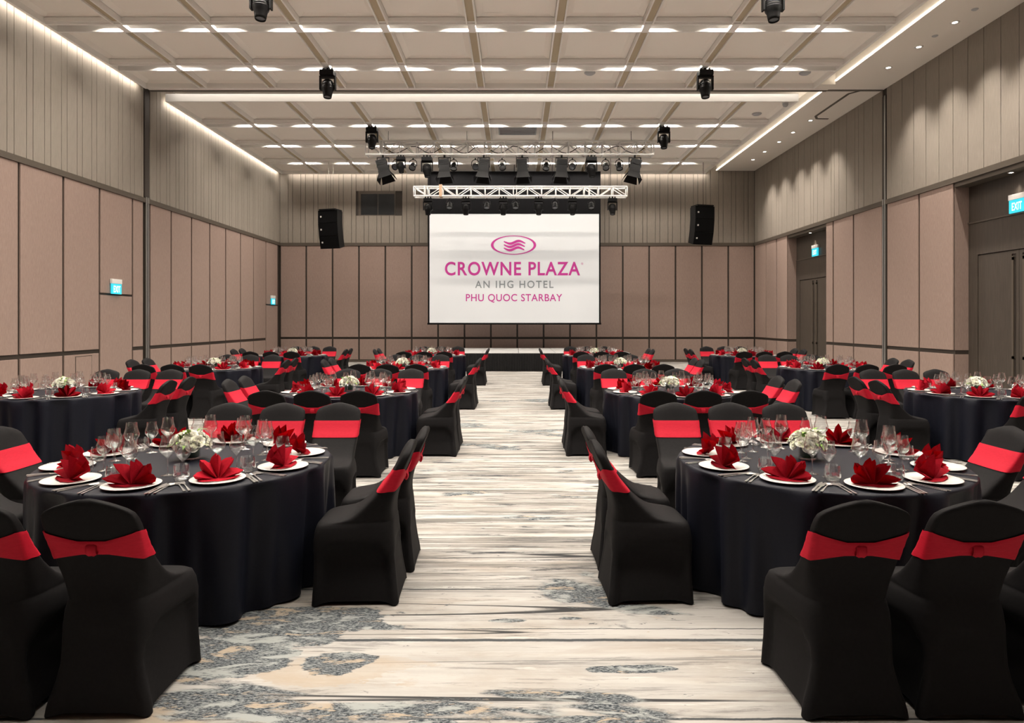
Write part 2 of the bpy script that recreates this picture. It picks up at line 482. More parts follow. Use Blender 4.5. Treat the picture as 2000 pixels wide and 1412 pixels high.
# dark bands and baseboards
struct(bx('trim_1', 'band_metal', XL - 0.03, XL + 0.025, YR, YB, ZBAND0, ZBAND1), 'dark band along left wall above the panels', 'trim')
struct(bx('trim_2', 'band_metal', XL, XR, YB - 0.025, YB + 0.03, ZBAND0, ZBAND1), 'dark band along back wall above the panels', 'trim')
struct(bx('trim_3', 'band_metal', XR - 0.025, XR + 0.36, YR, YB, ZBAND0, ZBAND1), 'dark band along right wall above the doors', 'trim')
struct(bx('baseboard_left', 'band_metal', XL - 0.03, XL + 0.012, YR, YB, 0, 0.09), 'dark skirting along left wall', 'baseboard')
struct(bx('baseboard_back', 'band_metal', XL, XR, YB - 0.012, YB + 0.03, 0, 0.09), 'dark skirting along back wall', 'baseboard')
for i, (a, b) in enumerate(((YR, 12.0), (15.0, 21.2), (24.2, YB))):
    struct(bx('baseboard_right', 'band_metal', XR - 0.012, XR + 0.03, a, b, 0, 0.09), ('near stretch', 'middle stretch', 'far stretch')[i] + ' of dark skirting along right wall', 'baseboard')
# the upper boards
def boards(root, axis, a, b, pattern, holes=()):
    t, k = a, 0
    while t < b - 0.02:
        w = pattern[k % len(pattern)]; e = min(t + w, b)
        cut = [h for h in holes if e > h[0] and t < h[1]]
        spans = [(ZBAND1, ZT)]
        if cut: spans = [(ZBAND1, cut[0][2]), (cut[0][3], ZT)]
        for z0, z1 in spans:
            panel(root, axis, t, e, z0, z1, 'board', 'board_fabric', 0.007)
        t = e; k += 1
boards(wl, 'l', 8.15, 17.42, (0.18, 0.33)); boards(wl, 'l', 17.72, YB, (0.33, 0.18))
child(bx('board', 'board_fabric', XL - 0.03, XL, YR, 8.14, ZBAND1, ZT), wl)
boards(wr, 'r', 8.6, 17.72, (0.495,)); boards(wr, 'r', 17.92, YB, (0.495, 0.46, 0.30, 0.2))
child(bx('board', 'board_fabric', XR, XR + 0.03, YR, 8.59, ZBAND1, ZT), wr)
WX0, WX1, WZ0, WZ1 = (700 - 1007) * YB / 1333.3, (772 - 1007) * YB / 1333.3, 1.65 + (627 - 421) * YB / 1333.3, 1.65 + (627 - 373) * YB / 1333.3
boards(wb, 'b', XL, XR, (0.33, 0.18), [(WX0 + 0.02, WX1 - 0.02, WZ0, WZ1)])
# control room window high in the back wall
wn = bpy.data.objects.new('window_1', None); C.objects.link(wn); wn.location = ((WX0 + WX1) / 2, YB, (WZ0 + WZ1) / 2)
struct(wn, 'dark control room window high in back wall', 'window')
hw, hh = (WX1 - WX0) / 2, (WZ1 - WZ0) / 2
fr = MB()
fr.box(-hw, -hw + 0.10, -0.004, 0.03, -hh, hh); fr.box(hw - 0.03, hw, -0.004, 0.03, -hh, hh)
fr.box(-hw + 0.1, hw - 0.03, -0.004, 0.03, hh - 0.12, hh); fr.box(-hw + 0.1, hw - 0.03, -0.004, 0.03, -hh, -hh + 0.03)
fr.build('window_frame', 'band_metal', wn)
MB().box(-hw + 0.1, 0.03, 0.012, 0.02, -hh + 0.03, hh - 0.12).build('pane', 'window_dark', wn)
MB().box(0.05, hw - 0.03, 0.016, 0.024, -hh + 0.03, hh - 0.12).build('pane', 'window_dark', wn)
MB().box(0.03, 0.05, 0.0, 0.028, -hh + 0.03, hh - 0.12).build('mullion', 'band_metal', wn)

# recessed double doors on the right
for i, (y0, y1) in enumerate(REC):
    d = bpy.data.objects.new('door_%d' % (i + 3), None); C.objects.link(d); d.location = (XR + 0.33, (y0 + y1) / 2, 0)
    struct(d, ('recessed dark double door nearest in right wall', 'recessed dark double door far along right wall')[i], 'door')
    w = (y1 - y0) / 2
    MB().box(0, 0.03, -w, w, 3.80, ZBAND0).build('head_panel', 'door_wood', d)
    MB().box(-0.01, 0.03, -w + 0.0, -w + 0.30, 0, 3.78).build('door_frame', 'door_wood', d)
    MB().box(-0.01, 0.03, w - 0.30, w, 0, 3.78).build('door_frame', 'door_wood', d)
    MB().box(-0.01, 0.03, -w + 0.30, w - 0.30, 3.08, 3.78).build('transom_panel', 'door_wood', d)
    MB().box(-0.03, 0.03, -w, w, 3.77, 3.80).build('head_trim', 'band_metal', d)
    for s in (-1, 1):
        lf = MB()
        lw = w - 0.31
        # leaf with a tall sunk pull slot
        a0, a1 = 0.005, lw
        lf.box(0.0, 0.03, a0, a0 + 0.08, 0.02, 3.06); lf.box(0.0, 0.03, a0 + 0.20, a1, 0.02, 3.06)
        lf.box(0.0, 0.03, a0 + 0.08, a0 + 0.20, 0.02, 0.35); lf.box(0.0, 0.03, a0 + 0.08, a0 + 0.20, 3.0, 3.06)
        lf.box(0.02, 0.03, a0 + 0.08, a0 + 0.20, 0.35, 3.0)
        if s < 0: lf.move(Matrix.Diagonal((1, -1, 1, 1)))
        leaf = lf.build('door_leaf', 'door_wood', d, merge=True)
        h = MB()
        yy = s * 0.145
        h.box(-0.03, -0.005, yy - 0.02, yy + 0.02, 0.45, 2.95)
        for z in (0.5, 0.92, 2.9): h.box(-0.03, 0.02, yy - 0.02, yy + 0.02, z - 0.03, z + 0.03)
        h.build('pull_handle', 'band_metal', leaf)

# partition posts
for i, (x, y, s) in enumerate(((XL, 17.57, 1), (XR, 17.82, -1))):
    p = thing('partition_post', ('aluminium partition post in left wall', 'aluminium partition post in right wall')[i], 'post', (x, y, 0))
    MB().box(-0.03 if s > 0 else -0.01, 0.01 if s > 0 else 0.03, -0.10, 0.10, 0, ZC).build('pocket', 'dark_joint', p)
    MB().box(-0.02, 0.03 * s if s > 0 else 0.02, -0.075, -0.035, 0, ZBAND0 + 0.15).build('rail', 'aluminium', p) if s > 0 else MB().box(-0.03, 0.02, -0.075, -0.035, 0, ZC).build('rail', 'aluminium', p)
    MB().box(-0.03, 0.03, 0.015, 0.055, 0, ZBAND0 + 0.15).build('rail', 'aluminium', p)

# ceiling -------------------------------------------------------------
ce = bx('ceiling', 'ceiling_white', XL - 0.3, XR + 0.6, YR - 0.3, YB + 0.3, ZT, ZT + 0.2)
struct(ce, 'coffered cream ceiling with light slots between the panels', 'ceiling')
def cpart(o): return child(o, ce)
ZP = ZC + 0.12       # underside of coffer panels
HS = 0.20            # half width of a slotted rib
HL = 0.11            # half width of a lengthwise rib
def coffer(x0, x1, y0, y1):
    w, d = x1 - x0, y1 - y0
    key = ('coffer', round(w, 3), round(d, 3))
    me = box_cache.get(key)
    if me is None:
        m = MB(); b = 0.13; a, c = w / 2, d / 2
        vs = [(-a, -c, 0), (a, -c, 0), (a, c, 0), (-a, c, 0), (-a + b, -c + b, 0.045), (a - b, -c + b, 0.045), (a - b, c - b, 0.045), (-a + b, c - b, 0.045),
              (-a, -c, 0.08), (a, -c, 0.08), (a, c, 0.08), (-a, c, 0.08)]
        fs = [(0, 4, 5, 1), (1, 5, 6, 2), (2, 6, 7, 3), (3, 7, 4, 0), (4, 7, 6, 5), (8, 9, 10, 11), (0, 1, 9, 8), (1, 2, 10, 9), (2, 3, 11, 10), (3, 0, 8, 11)]
        me = m.add(vs, fs).mesh('ceiling_panel', 'ceiling_white'); box_cache[key] = me
    return cpart(put('ceiling_panel', me, None, ((x0 + x1) / 2, (y0 + y1) / 2, ZP)))
def cross_rib(y):
    for s in (-1, 1):
        cpart(bx('slot_side', 'rib_white', RAFT_L, RAFT_R, y + s * 0.175 - 0.025, y + s * 0.175 + 0.025, ZC, ZC + 0.30))
        cpart(bx('slot_lip', 'rib_white', RAFT_L, RAFT_R, min(y + s * 0.2, y + s * 0.245), max(y + s * 0.2, y + s * 0.245), ZC + 0.035, ZC + 0.12))
    cpart(bx('slot_top', 'rib_white', RAFT_L, RAFT_R, y - 0.2, y + 0.2, ZC + 0.30, ZC + 0.33))
    for x in RIB_X:
        cpart(bx('slot_bridge', 'rib_white', x - 0.075, x + 0.075, y - 0.15, y + 0.15, ZC, ZC + 0.06))
def long_rib(x, y0, y1):
    for s in (-1, 1):
        cpart(bx('rib_edge', 'rib_white', x + s * 0.09 - 0.016, x + s * 0.09 + 0.016, y0, y1, ZC, ZC + 0.12))
    cpart(bx('rib_channel', 'channel_tan', x - 0.074, x + 0.074, y0, y1, ZC + 0.04, ZC + 0.12))
def raft(y0, y1, ribs):
    ribs = sorted(ribs)
    for y in ribs: cross_rib(y)
    ys = [(y0, ribs[0] - HS)] + [(a + HS, b - HS) for a, b in zip(ribs, ribs[1:])] + [(ribs[-1] + HS, y1)]
    xs = [RAFT_L] + RIB_X + [RAFT_R]
    for a, b in ys:
        for x in RIB_X: long_rib(x, a, b)
        for k in range(len(xs) - 1):
            l = xs[k] + (HL if k else 0.0); r = xs[k + 1] - (HL if k < len(xs) - 2 else 0.0)
            coffer(l, r, a, b)
    # raft edge frame
    for (a, b, c, d) in ((RAFT_L - 0.06, RAFT_L, y0 - 0.06, y1 + 0.06), (RAFT_R, RAFT_R + 0.06, y0 - 0.06, y1 + 0.06)):
        cpart(bx('raft_edge', 'rib_white', a, b, c, d, ZC, ZC + 0.2))
    for (c, d) in ((y0 - 0.06, y0), (y1, y1 + 0.06)):
        cpart(bx('raft_edge', 'rib_white', RAFT_L, RAFT_R, c, d, ZC, ZC + 0.2))
raft(-4.9, 17.2, NEAR_RIBS)
raft(18.3, 27.2, FAR_RIBS)
# strip over the partition and its track
cpart(bx('track_soffit', 'soffit_white', XL, SOFFIT_X0, 17.26, 17.70, 7.635, ZT))
cpart(bx('track_rail', 'track_dark', XL, SOFFIT_X0, YTRACK - 0.05, YTRACK + 0.05, 7.625, ZT)); cpart(bx('track_rail', 'track_dark', SOFFIT_X0, XR - 0.02, YTRACK + 0.10, YTRACK + 0.20, SOFFIT_Z - 0.012, ZT))
# right hand soffit with light line
so = bx('soffit', 'soffit_white', SOFFIT_X0, XR, YR, YB, SOFFIT_Z, ZT); cpart(so)
cpart(bx('light_line', 'led', SOFFIT_X0 - 0.045, SOFFIT_X0, YR, 17.2, SOFFIT_Z - 0.002, SOFFIT_Z + 0.02))
cpart(bx('light_line', 'led', SOFFIT_X0 - 0.045, SOFFIT_X0, 18.0, YB - 0.1, SOFFIT_Z - 0.002, SOFFIT_Z + 0.02))
# partition pocket outline in the soffit
pk = [(8.78, 17.64), (8.30, 20.4), (8.40, 20.75), (8.75, 20.75), (9.20, 17.64)]
sl = MB()
def strip(a, b, w):
    d = (Vector(b) - Vector(a)).normalized(); n = Vector((-d.y, d.x)) * w / 2
    a, b = Vector(a), Vector(b)
    sl.prism([tuple(a - n), tuple(b - n), tuple(b + n), tuple(a + n)], SOFFIT_Z - 0.012, SOFFIT_Z + 0.01)
PKX0, PKY0, PKY1 = 8.75, 17.66, 20.35
strip((9.05, PKY0 + 0.25), (8.86, PKY0 + 0.5), 0.07); strip((8.86, PKY0 + 0.5), (8.86, 20.15), 0.07); strip((8.86, 20.15), (9.0, 20.4), 0.07); strip((9.0, 20.4), (9.35, 20.42), 0.07)
cpart(sl.build('pocket_track', 'track_dark'))

# soffit downlights
ring = MB().lathe([(0.05, -0.004), (0.085, -0.010), (0.09, 0.0), (0.05, 0.0)], 20).mesh('trim_ring', 'trim_white')
lens = MB().lathe([(0.0005, -0.003), (0.06, -0.004)], 20).mesh('lamp_lens', 'downlight_lens')
ordw = ['first', 'second', 'third', 'fourth', 'fifth', 'sixth', 'seventh', 'eighth']
for k, y in enumerate(DOWN_Y):
    t = thing('recessed_downlight', '%s round downlight from the viewer in right-hand soffit' % ordw[k], 'ceiling light', (8.9, y, SOFFIT_Z), 0, 'soffit downlights')
    put('trim_ring', ring, t); put('lamp_lens', lens, t)
for k, y in enumerate((13.5, 22.7)):
    t = thing('doorway_downlight', ('downlight above the nearest doorway exit sign', 'downlight above the far doorway exit sign')[k], 'ceiling light', (9.80, y, 4.585), 0, 'doorway downlights')
    put('trim_ring', ring, t, scale=0.7); put('lamp_lens', lens, t, scale=0.7)
    struct(bx('ceiling_recess', 'band_metal', XR + 0.02, XR + 0.36, REC[k][0], REC[k][1], 4.585, ZBAND0), ('soffit of the nearest door recess', 'soffit of the far door recess')[k], 'soffit')
# small ceiling discs, vent, camera dome
disc = MB().lathe([(0.0005, -0.05), (0.09, -0.045), (0.13, -0.02), (0.14, 0.0)], 20).mesh('speaker_disc', 'vent_grey')
for k, (px, py, lab) in enumerate(((1152, 142, 'small round ceiling disc nearest the centre'), (1572, 142, 'small round ceiling disc beside the right soffit, near side of the track'), (1478, 222, 'small round ceiling disc beyond the partition track'))):
    z = ZP + 0.04; dd = (z - 1.65) * 1333.3 / (627 - py)
    o = put('ceiling_speaker', disc, None, ((px - 1007) * dd / 1333.3, dd, z)); tag(o, lab, 'ceiling speaker', 'ceiling speakers')
for k, (px, py) in enumerate(((1904, 18), (1826, 70))):
    dd = (SOFFIT_Z - 1.65) * 1333.3 / (627 - py)
    o = put('sprinkler_cap', disc, None, ((px - 1007) * dd / 1333.3, dd, SOFFIT_Z), scale=0.45); tag(o, ('nearer small cap in the right-hand soffit', 'farther small cap in the right-hand soffit')[k], 'sprinkler', 'soffit caps')
vt = thing('air_vent', 'grey rectangular air vent in the far ceiling', 'vent', (0.06, 21.62, ZP + 0.045))
MB().box(-0.60, 0.60, -0.42, 0.42, -0.03, 0.02).build('frame', 'vent_grey', vt)
for k in range(9): MB().box(-0.56, 0.56, -0.38 + k * 0.09, -0.35 + k * 0.09, -0.045, -0.03).build('slat', 'vent_grey', vt)
cd = thing('security_camera', 'pale dome camera on the far ceiling edge beside right soffit', 'camera', (7.35, 18.6, ZC + 0.125))
MB().lathe([(0.0005, 0.0), (0.08, 0.0), (0.08, -0.06), (0.0005, -0.06)], 18).build('mount', 'trim_white', cd)
MB().lathe([(0.07, -0.06), (0.075, -0.10), (0.055, -0.15), (0.0005, -0.17)], 18).build('dome', 'vent_grey', cd)

# exit signs -----------------------------------------------------------
exit_txt = text_mesh('EXIT', 'exit_letter', 0.27, 0.15, 0.012, 1.05)
def exit_sign(label, loc, rz, w=0.40, h=0.24):
    t = thing('exit_sign', label, 'exit sign', loc, rz, 'exit signs')
    MB().box(-w / 2, w / 2, 0, 0.06, h / 2 - 0.02, h / 2 + 0.09).build('housing', 'trim_white', t, bevel=0.006)
    MB().box(-w / 2 + 0.01, w / 2 - 0.01, 0.01, 0.045, -h / 2 - 0.02, h / 2 - 0.02).build('lit_panel', 'exit_cyan', t)
    put('lettering', exit_txt, t, (0, 0.006, -0.10))
exit_sign('lit exit sign on left wall above the nearer concealed door', (XL + 0.07, 16.15, 2.43), PI / 2)
exit_sign('lit exit sign on left wall beside the back corner', (XL + 0.07, 26.6, 2.43), PI / 2)
exit_sign('lit exit sign above the nearest right-hand doorway', (XR + 0.26, 13.48, 3.95), -PI / 2, 0.46, 0.26)
exit_sign('lit exit sign above the far right-hand doorway', (XR + 0.26, 22.6, 3.95), -PI / 2, 0.46, 0.26)

# ------------------------------------------------------------------ stage, screen
st = thing('stage', 'low platform stage with pale deck and black pleated skirt', 'stage', (0.1, 22.4, 0))
for i in range(6):
    for j in range(2):
        bx('deck', 'stage_top', -3.66 + 1.22 * i + 0.008, -3.66 + 1.22 * (i + 1) - 0.008, j * 2.15 + 0.006, (j + 1) * 2.15 - 0.006, 0.52, 0.60, st)
MB().box(-3.6, 3.6, 0.1, 4.25, 0.02, 0.50).build('frame', 'black_matte', st)
def pleats(x0, x1, n, amp, z0, z1, seed):
    rnd = random.Random(seed); vs = []; fs = []
    m = n * 4
    for i in range(m + 1):
        x = x0 + (x1 - x0) * i / m
        a = amp * (0.6 + 0.8 * rnd.random())
        y0 = a * math.sin(i * PI / 2)
        vs += [(x, y0 * 1.4, z0), (x, y0 * 0.5, z1)]
    for i in range(m): fs.append((2 * i, 2 * i + 2, 2 * i + 3, 2 * i + 1))
    return MB().add(vs, fs, True)
pleats(-3.66, 3.66, 90, 0.02, 0.005, 0.585, 3).move(Matrix.Translation((0, -0.03, 0))).build('skirt', 'stage_skirt', st)
for s in (-1, 1):
    pleats(0, 4.3, 50, 0.02, 0.005, 0.585, 4).move(Matrix.Translation((s * 3.69, 0, 0)) @ Matrix.Rotation(PI / 2, 4, 'Z')).build('skirt', 'stage_skirt', st)

SY = 26.0; PX = 1333.3 / SY
sc_ = thing('projection_screen', 'large white projection screen with magenta logo and lettering', 'screen', (-0.05, SY, 1.55))
sw, sh = 3.228, 4.18
MB().box(-sw, sw, 0.0, 0.02, 0.02, sh).build('screen_surface', 'screen_white', sc_)
b_ = MB(); b_.box(-sw - 0.06, -sw, -0.004, 0.024, 0, sh); b_.box(sw, sw + 0.06, -0.004, 0.024, 0, sh); b_.box(-sw - 0.06, sw + 0.06, -0.004, 0.024, sh, sh + 1.62)
b_.build('black_border', 'black_matte', sc_)
for q in (-2.6, 0, 2.6): MB().tube((q, 0.01, sh + 1.6), (q, 0.01, ZC + 0.13 - 1.55), 0.012, 6).build('hanging_rod', 'black_metal', sc_)
MB().tube((-sw - 0.08, 0.01, 0.0), (sw + 0.08, 0.01, 0.0), 0.035, 10).build('bottom_bar', 'black_metal', sc_)
def spx(px, py): return ((px - 1007) / PX + 0.05, -0.004, (632 - py) / PX)
for txt, mat, x0, x1, yt, yb_, bold, spc in (('CROWNE PLAZA', 'logo_magenta', 869, 1133, 511, 537, 0.020, 1.12), ('AN IHG HOTEL', 'logo_grey', 928, 1081, 548, 562, 0.014, 1.25), ('PHU QUOC STARBAY', 'logo_magenta', 910, 1098, 574, 588, 0.008, 1.08)):
    for me in text_words(txt, mat, (x1 - x0) / PX, (yb_ - yt) / PX, bold, spc):
        put('lettering', me, sc_, spx((x0 + x1) / 2, yb_))
put('lettering', text_mesh('\u00ae', 'logo_magenta', 0.085, 0.085), sc_, spx(1137, 517))
lg = MB(); n = 64; vs_ = []
for i in range(n):
    t = 2 * PI * i / n
    vs_ += [(0.862 * math.cos(t), 0, 0.365 * math.sin(t)), (0.762 * math.cos(t), 0, 0.335 * math.sin(t))]
lg.add(vs_, [(2 * i, 2 * i + 1, (2 * i + 3) % (2 * n), (2 * i + 2) % (2 * n)) for i in range(n)])
put('logo_ring', lg.mesh('logo_ring', 'logo_magenta'), sc_, spx(1003, 478.5))
for k in range(3):
    wv = MB(); vs_ = []; m = 24
    for i in range(m + 1):
        u = i / m
        x = -0.41 + 0.82 * u - 0.02 * k * u
        zz = 0.115 - 0.125 * k + 0.052 * math.sin(2 * PI * 1.22 * u + 2.5)
        th = 0.016 + 0.088 * math.sin(PI * (0.06 + 0.88 * u)) ** 0.7
        vs_ += [(x, 0, zz - th * 0.5), (x, 0, zz + th * 0.5)]
    wv.add(vs_, [(2 * i, 2 * i + 2, 2 * i + 3, 2 * i + 1) for i in range(m)])
    put('logo_wave', wv.mesh('logo_wave', 'logo_magenta'), sc_, spx(1005, 479))

# ------------------------------------------------------------------ trusses and stage lights
def truss(label, x0, x1, y, z0, z1, depth, bay):
    t = thing('lighting_truss', label, 'truss', ((x0 + x1) / 2, y, z0))
    L2 = (x1 - x0) / 2; H = z1 - z0
    ch = MB().tube((-L2, 0, 0), (L2, 0, 0), 0.031, 8).mesh('chord', 'truss_metal')
    for yy in (0, depth):
        for zz in (0.026, H - 0.026): put('chord', ch, t, (0, yy, zz))
    n = max(1, round(2 * L2 / bay)); w = 2 * L2 / n
    post = MB().tube((0, 0, 0.026), (0, 0, H - 0.026), 0.018, 6).mesh('brace', 'truss_metal')
    dg = MB().tube((0, 0, 0.026), (w, 0, H - 0.026), 0.017, 6).mesh('brace', 'truss_metal')
    dg2 = MB().tube((0, 0, H - 0.026), (w, 0, 0.026), 0.017, 6).mesh('brace', 'truss_metal')
    bot = MB().tube((0, 0, 0), (w, depth, 0), 0.011, 6).mesh('brace', 'truss_metal')
    end = MB().tube((0, 0, 0), (0, depth, 0), 0.018, 6).mesh('brace', 'truss_metal')
    for i in range(n + 1):
        for yy in (0, depth): put('brace', post, t, (-L2 + i * w, yy, 0))
        put('brace', end, t, (-L2 + i * w, 0, 0.026)); put('brace', end, t, (-L2 + i * w, 0, H - 0.026))
    for i in range(n):
        for yy in (0, depth): put('brace', dg if i % 2 else dg2, t, (-L2 + i * w, yy, 0))
        put('brace', bot, t, (-L2 + i * w, 0, 0.026))
    pl = MB().box(-0.012, 0.012, -0.03, depth + 0.03, -0.01, H + 0.01).mesh('joint_plate', 'truss_metal')
    for q in (-0.5, -0.02, 0.36): put('joint_plate', pl, t, (q * 2 * L2 * 0.9, 0, 0))
    for q in (-0.85, -0.3, 0.3, 0.85):
        MB().tube((q * L2, depth / 2, H), (q * L2, depth / 2, ZC + 0.175 - z0), 0.008, 6).build('hanger', 'black_metal', t)
    return t
T1Y, T2Y = 21.5, 24.0
k1, k2 = T1Y / 1333.3, T2Y / 1333.3
T1Z0, T1Z1 = 1.65 + (627 - 303) * k1, 1.65 + (627 - 274) * k1
T2Z0, T2Z1 = 1.65 + (627 - 384) * k2, 1.65 + (627 - 363) * k2
t1 = truss('upper aluminium lighting truss nearer the viewer', (714 - 1007) * k1, (1277 - 1007) * k1, T1Y, T1Z0, T1Z1, 0.40, 0.52)
t2 = truss('lower aluminium lighting truss in front of the screen', (808 - 1007) * k2, (1225 - 1007) * k2, T2Y, T2Z0, T2Z1, 0.35, 0.50)
MB().box(-0.05, 0.05, -0.04, 0.39, 0.0, T2Z1 - T2Z0 + 0.06).move(Matrix.Translation(((860 - 1016) * k2, 0, 0))).build('strap', 'strap_tan', t2)
cbl = MB()
rnd = random.Random(5)
for s in range(7):
    xs = -4.4 + s * 1.25; pts = []
    for i in range(9):
        pts.append((xs + i * 0.15, 0.2 + 0.05 * rnd.uniform(-1, 1), 0.22 + 0.12 * math.sin(i * 0.9 + s) ))
    cbl.path(pts, 0.012, 5)
cbl.build('cable', 'black_matte', t1)

# stage light kinds; origin at the clamp on top, light hangs down -z
def light_meshes():
    R = {}
    m = MB(); m.box(-0.16, 0.16, -0.13, 0.13, -0.20, -0.08); m.tube((0, 0, 0.0), (0, 0, -0.08), 0.03, 8)
    for s in (-1, 1): m.box(s * 0.10 - 0.02, s * 0.10 + 0.02, -0.03, 0.03, -0.08, -0.01)
    R['mh_base'] = m.mesh('base', 'black_metal', bevel=0.0)
    m = MB()
    for s in (-1, 1): m.prism([(s * 0.155, -0.055), (s * 0.185, -0.055), (s * 0.185, 0.055), (s * 0.155, 0.055)][:: s], -0.52, -0.23)
    m.box(-0.185, 0.185, -0.06, 0.06, -0.24, -0.20)
    R['mh_yoke'] = m.mesh('yoke', 'black_metal')
    m = MB(); m.lathe([(0.0005, 0.17), (0.09, 0.17), (0.125, 0.12), (0.14, 0.02), (0.14, -0.06), (0.115, -0.10), (0.10, -0.20), (0.092, -0.245), (0.080, -0.245), (0.078, -0.22)], 18)
    for k in range(4): m.lathe([(0.143, 0.10 - k * 0.04), (0.148, 0.092 - k * 0.04), (0.143, 0.084 - k * 0.04)], 18)
    R['mh_head'] = m.mesh('head', 'black_metal')
    R['mh_lens'] = MB().lathe([(0.0005, -0.205), (0.04, -0.21), (0.079, -0.222)], 16).mesh('lens', 'lens_glass')
    # fresnel with barn doors
    m = MB(); m.tube((0, 0, 0), (0, 0, -0.07), 0.025, 8)
    m.box(-0.17, 0.17, -0.015, 0.015, -0.085, -0.065)
    for s in (-1, 1): m.box(s * 0.16 - 0.01, s * 0.16 + 0.01, -0.02, 0.02, -0.34, -0.07)
    R['fr_yoke'] = m.mesh('yoke', 'black_metal')
    m = MB(); m.box(-0.14, 0.14, -0.13, 0.13, -0.15, 0.18); m.box(-0.15, 0.15, -0.14, 0.14, -0.20, -0.15)
    for k in range(4): m.box(-0.12, 0.12, -0.14, 0.14, 0.02 + k * 0.04, 0.035 + k * 0.04)
    R['fr_body'] = m.mesh('body', 'black_metal')
    R['fr_lens'] = MB().lathe([(0.0005, -0.195), (0.11, -0.203)], 16).mesh('lens', 'lens_glass')
    fl_ = MB().add([(-0.14, 0.14, -0.20), (0.14, 0.14, -0.20), (0.19, 0.24, -0.40), (-0.19, 0.24, -0.40), (-0.14, 0.145, -0.20), (0.14, 0.145, -0.20), (0.19, 0.245, -0.40), (-0.19, 0.245, -0.40)],
                  [(0, 1, 2, 3), (7, 6, 5, 4), (0, 4, 5, 1), (1, 5, 6, 2), (2, 6, 7, 3), (3, 7, 4, 0)])
    R['fr_flap'] = fl_.mesh('barn_door', 'black_metal')
    # par can
    m = MB(); m.tube((0, 0, 0), (0, 0, -0.05), 0.02, 8)
    pts = [(-0.12, 0, -0.26)] + [(0.12 * math.cos(t), 0, -0.16 + 0.11 * math.sin(t)) for t in [PI - PI * i / 8 for i in range(9)]] + [(0.12, 0, -0.26)]
    m.path(pts, 0.012, 6)
    R['pr_yoke'] = m.mesh('yoke', 'black_metal')
    m = MB(); m.lathe([(0.0005, 0.12), (0.06, 0.115), (0.085, 0.08), (0.10, 0.0), (0.105, -0.10), (0.11, -0.13), (0.098, -0.13), (0.09, -0.10)], 16)
    R['pr_body'] = m.mesh('body', 'black_metal')
    R['pr_lens'] = MB().lathe([(0.0005, -0.09), (0.09, -0.105)], 16).mesh('lens', 'lens_glass')
    return R
LM = light_meshes()
def head(name, parts, t, tilt, zc):
    body, lens_ = parts
    h = put(body[0], LM[body[1]], t, (0, 0, zc), rot=tilt)
    put('lens', LM[lens_], h)
    return h
def moving_head(loc, label, tilt=(0, 0, 0), group='moving head lights', rz=0, s=1.0):
    t = thing('moving_head_light', label, 'stage light', loc, rz, group); t.scale = (s,) * 3
    put('base', LM['mh_base'], t); put('yoke', LM['mh_yoke'], t)
    head('head', (('head', 'mh_head'), 'mh_lens'), t, tilt, -0.46)
def fresnel(loc, label, tilt, rz=0, s=1.0):
    t = thing('barn_door_light', label, 'stage light', loc, rz, 'barn door lights on upper truss'); t.scale = (s,) * 3
    put('yoke', LM['fr_yoke'], t)
    h = head('body', (('body', 'fr_body'), 'fr_lens'), t, tilt, -0.32)
    for k in range(4): put('barn_door', LM['fr_flap'], h, rz=k * PI / 2)
def par(loc, label, tilt, rz=0, group='par lights', s=1.0):
    t = thing('par_light', label, 'stage light', loc, rz, group); t.scale = (s,) * 3
    put('yoke', LM['pr_yoke'], t)
    head('body', (('body', 'pr_body'), 'pr_lens'), t, tilt, -0.25)
rd = math.radians
for x, y, lab in ((-4.38, 11.75, 'moving head light hanging nearest on the left ceiling'), (4.45, 11.8, 'moving head light hanging nearest on the right ceiling'),
                  (-4.36, 15.85, 'moving head light on left ceiling just before the track'), (4.40, 15.85, 'moving head light on right ceiling just before the track'),
                  (-4.31, 20.5, 'moving head light on far ceiling at the left truss end'), (4.45, 20.5, 'moving head light on far ceiling at the right truss end')):
    moving_head((x, y, ZC + 0.01), lab, (rd(-8), 0, 0), 'moving head lights on the ceiling')
def T1(px, q=0): return ((px - 1007) * k1, T1Y + 0.4 * q, T1Z0 + 0.003)
def T2(px, q=0): return ((px - 1007) * k2, T2Y + 0.35 * q, T2Z0 + 0.003)
for px, lean in ((748, 18), (868, 4), (945, -5), (1020, 3), (1097, -4), (1240, -14)):
    fresnel(T1(px), {748: 'barn door light at left end of upper truss', 868: 'second barn door light from left on upper truss', 945: 'third barn door light from left on upper truss', 1020: 'barn door light at the middle of upper truss', 1097: 'fifth barn door light from left on upper truss', 1240: 'barn door light at right end of upper truss'}[px], (rd(-10), rd(-lean), 0), 0, 1.15)
for px, lab in ((783, 'moving head light hanging third from left on upper truss'), (834, 'large moving head light left on upper truss'), (1155, 'large moving head light right on upper truss')):
    moving_head(T1(px), lab, (rd(-5), rd(-6), 0), 'moving head lights on upper truss', 0, 0.80 if px == 783 else 1.0)
pn = ['first', 'second', 'third', 'fourth', 'fifth', 'sixth', 'seventh', 'eighth', 'ninth']
for k, px in enumerate((770, 803, 884, 927, 980, 1068, 1120, 1186, 1213)):
    par(T1(px, 1), '%s small par light from left on upper truss' % pn[k], (rd(-60 + 17 * (k % 3)), 0, rd(-20 + 9 * k % 40)), 0, 'par lights on upper truss')
for k, px in enumerate((836, 910, 983, 1052, 1118, 1196)):
    moving_head(T2(px), '%s moving head light from left on lower truss' % pn[k], (rd(-3 * k), 0, 0), 'moving head lights on lower truss', 0, 0.92)
for k, px in enumerate((876, 950, 1007, 1085, 1157)):
    par(T2(px, 1), '%s small par light from left on lower truss' % pn[k], (rd(-25), 0, 0), 0, 'par lights on lower truss', 1.0)

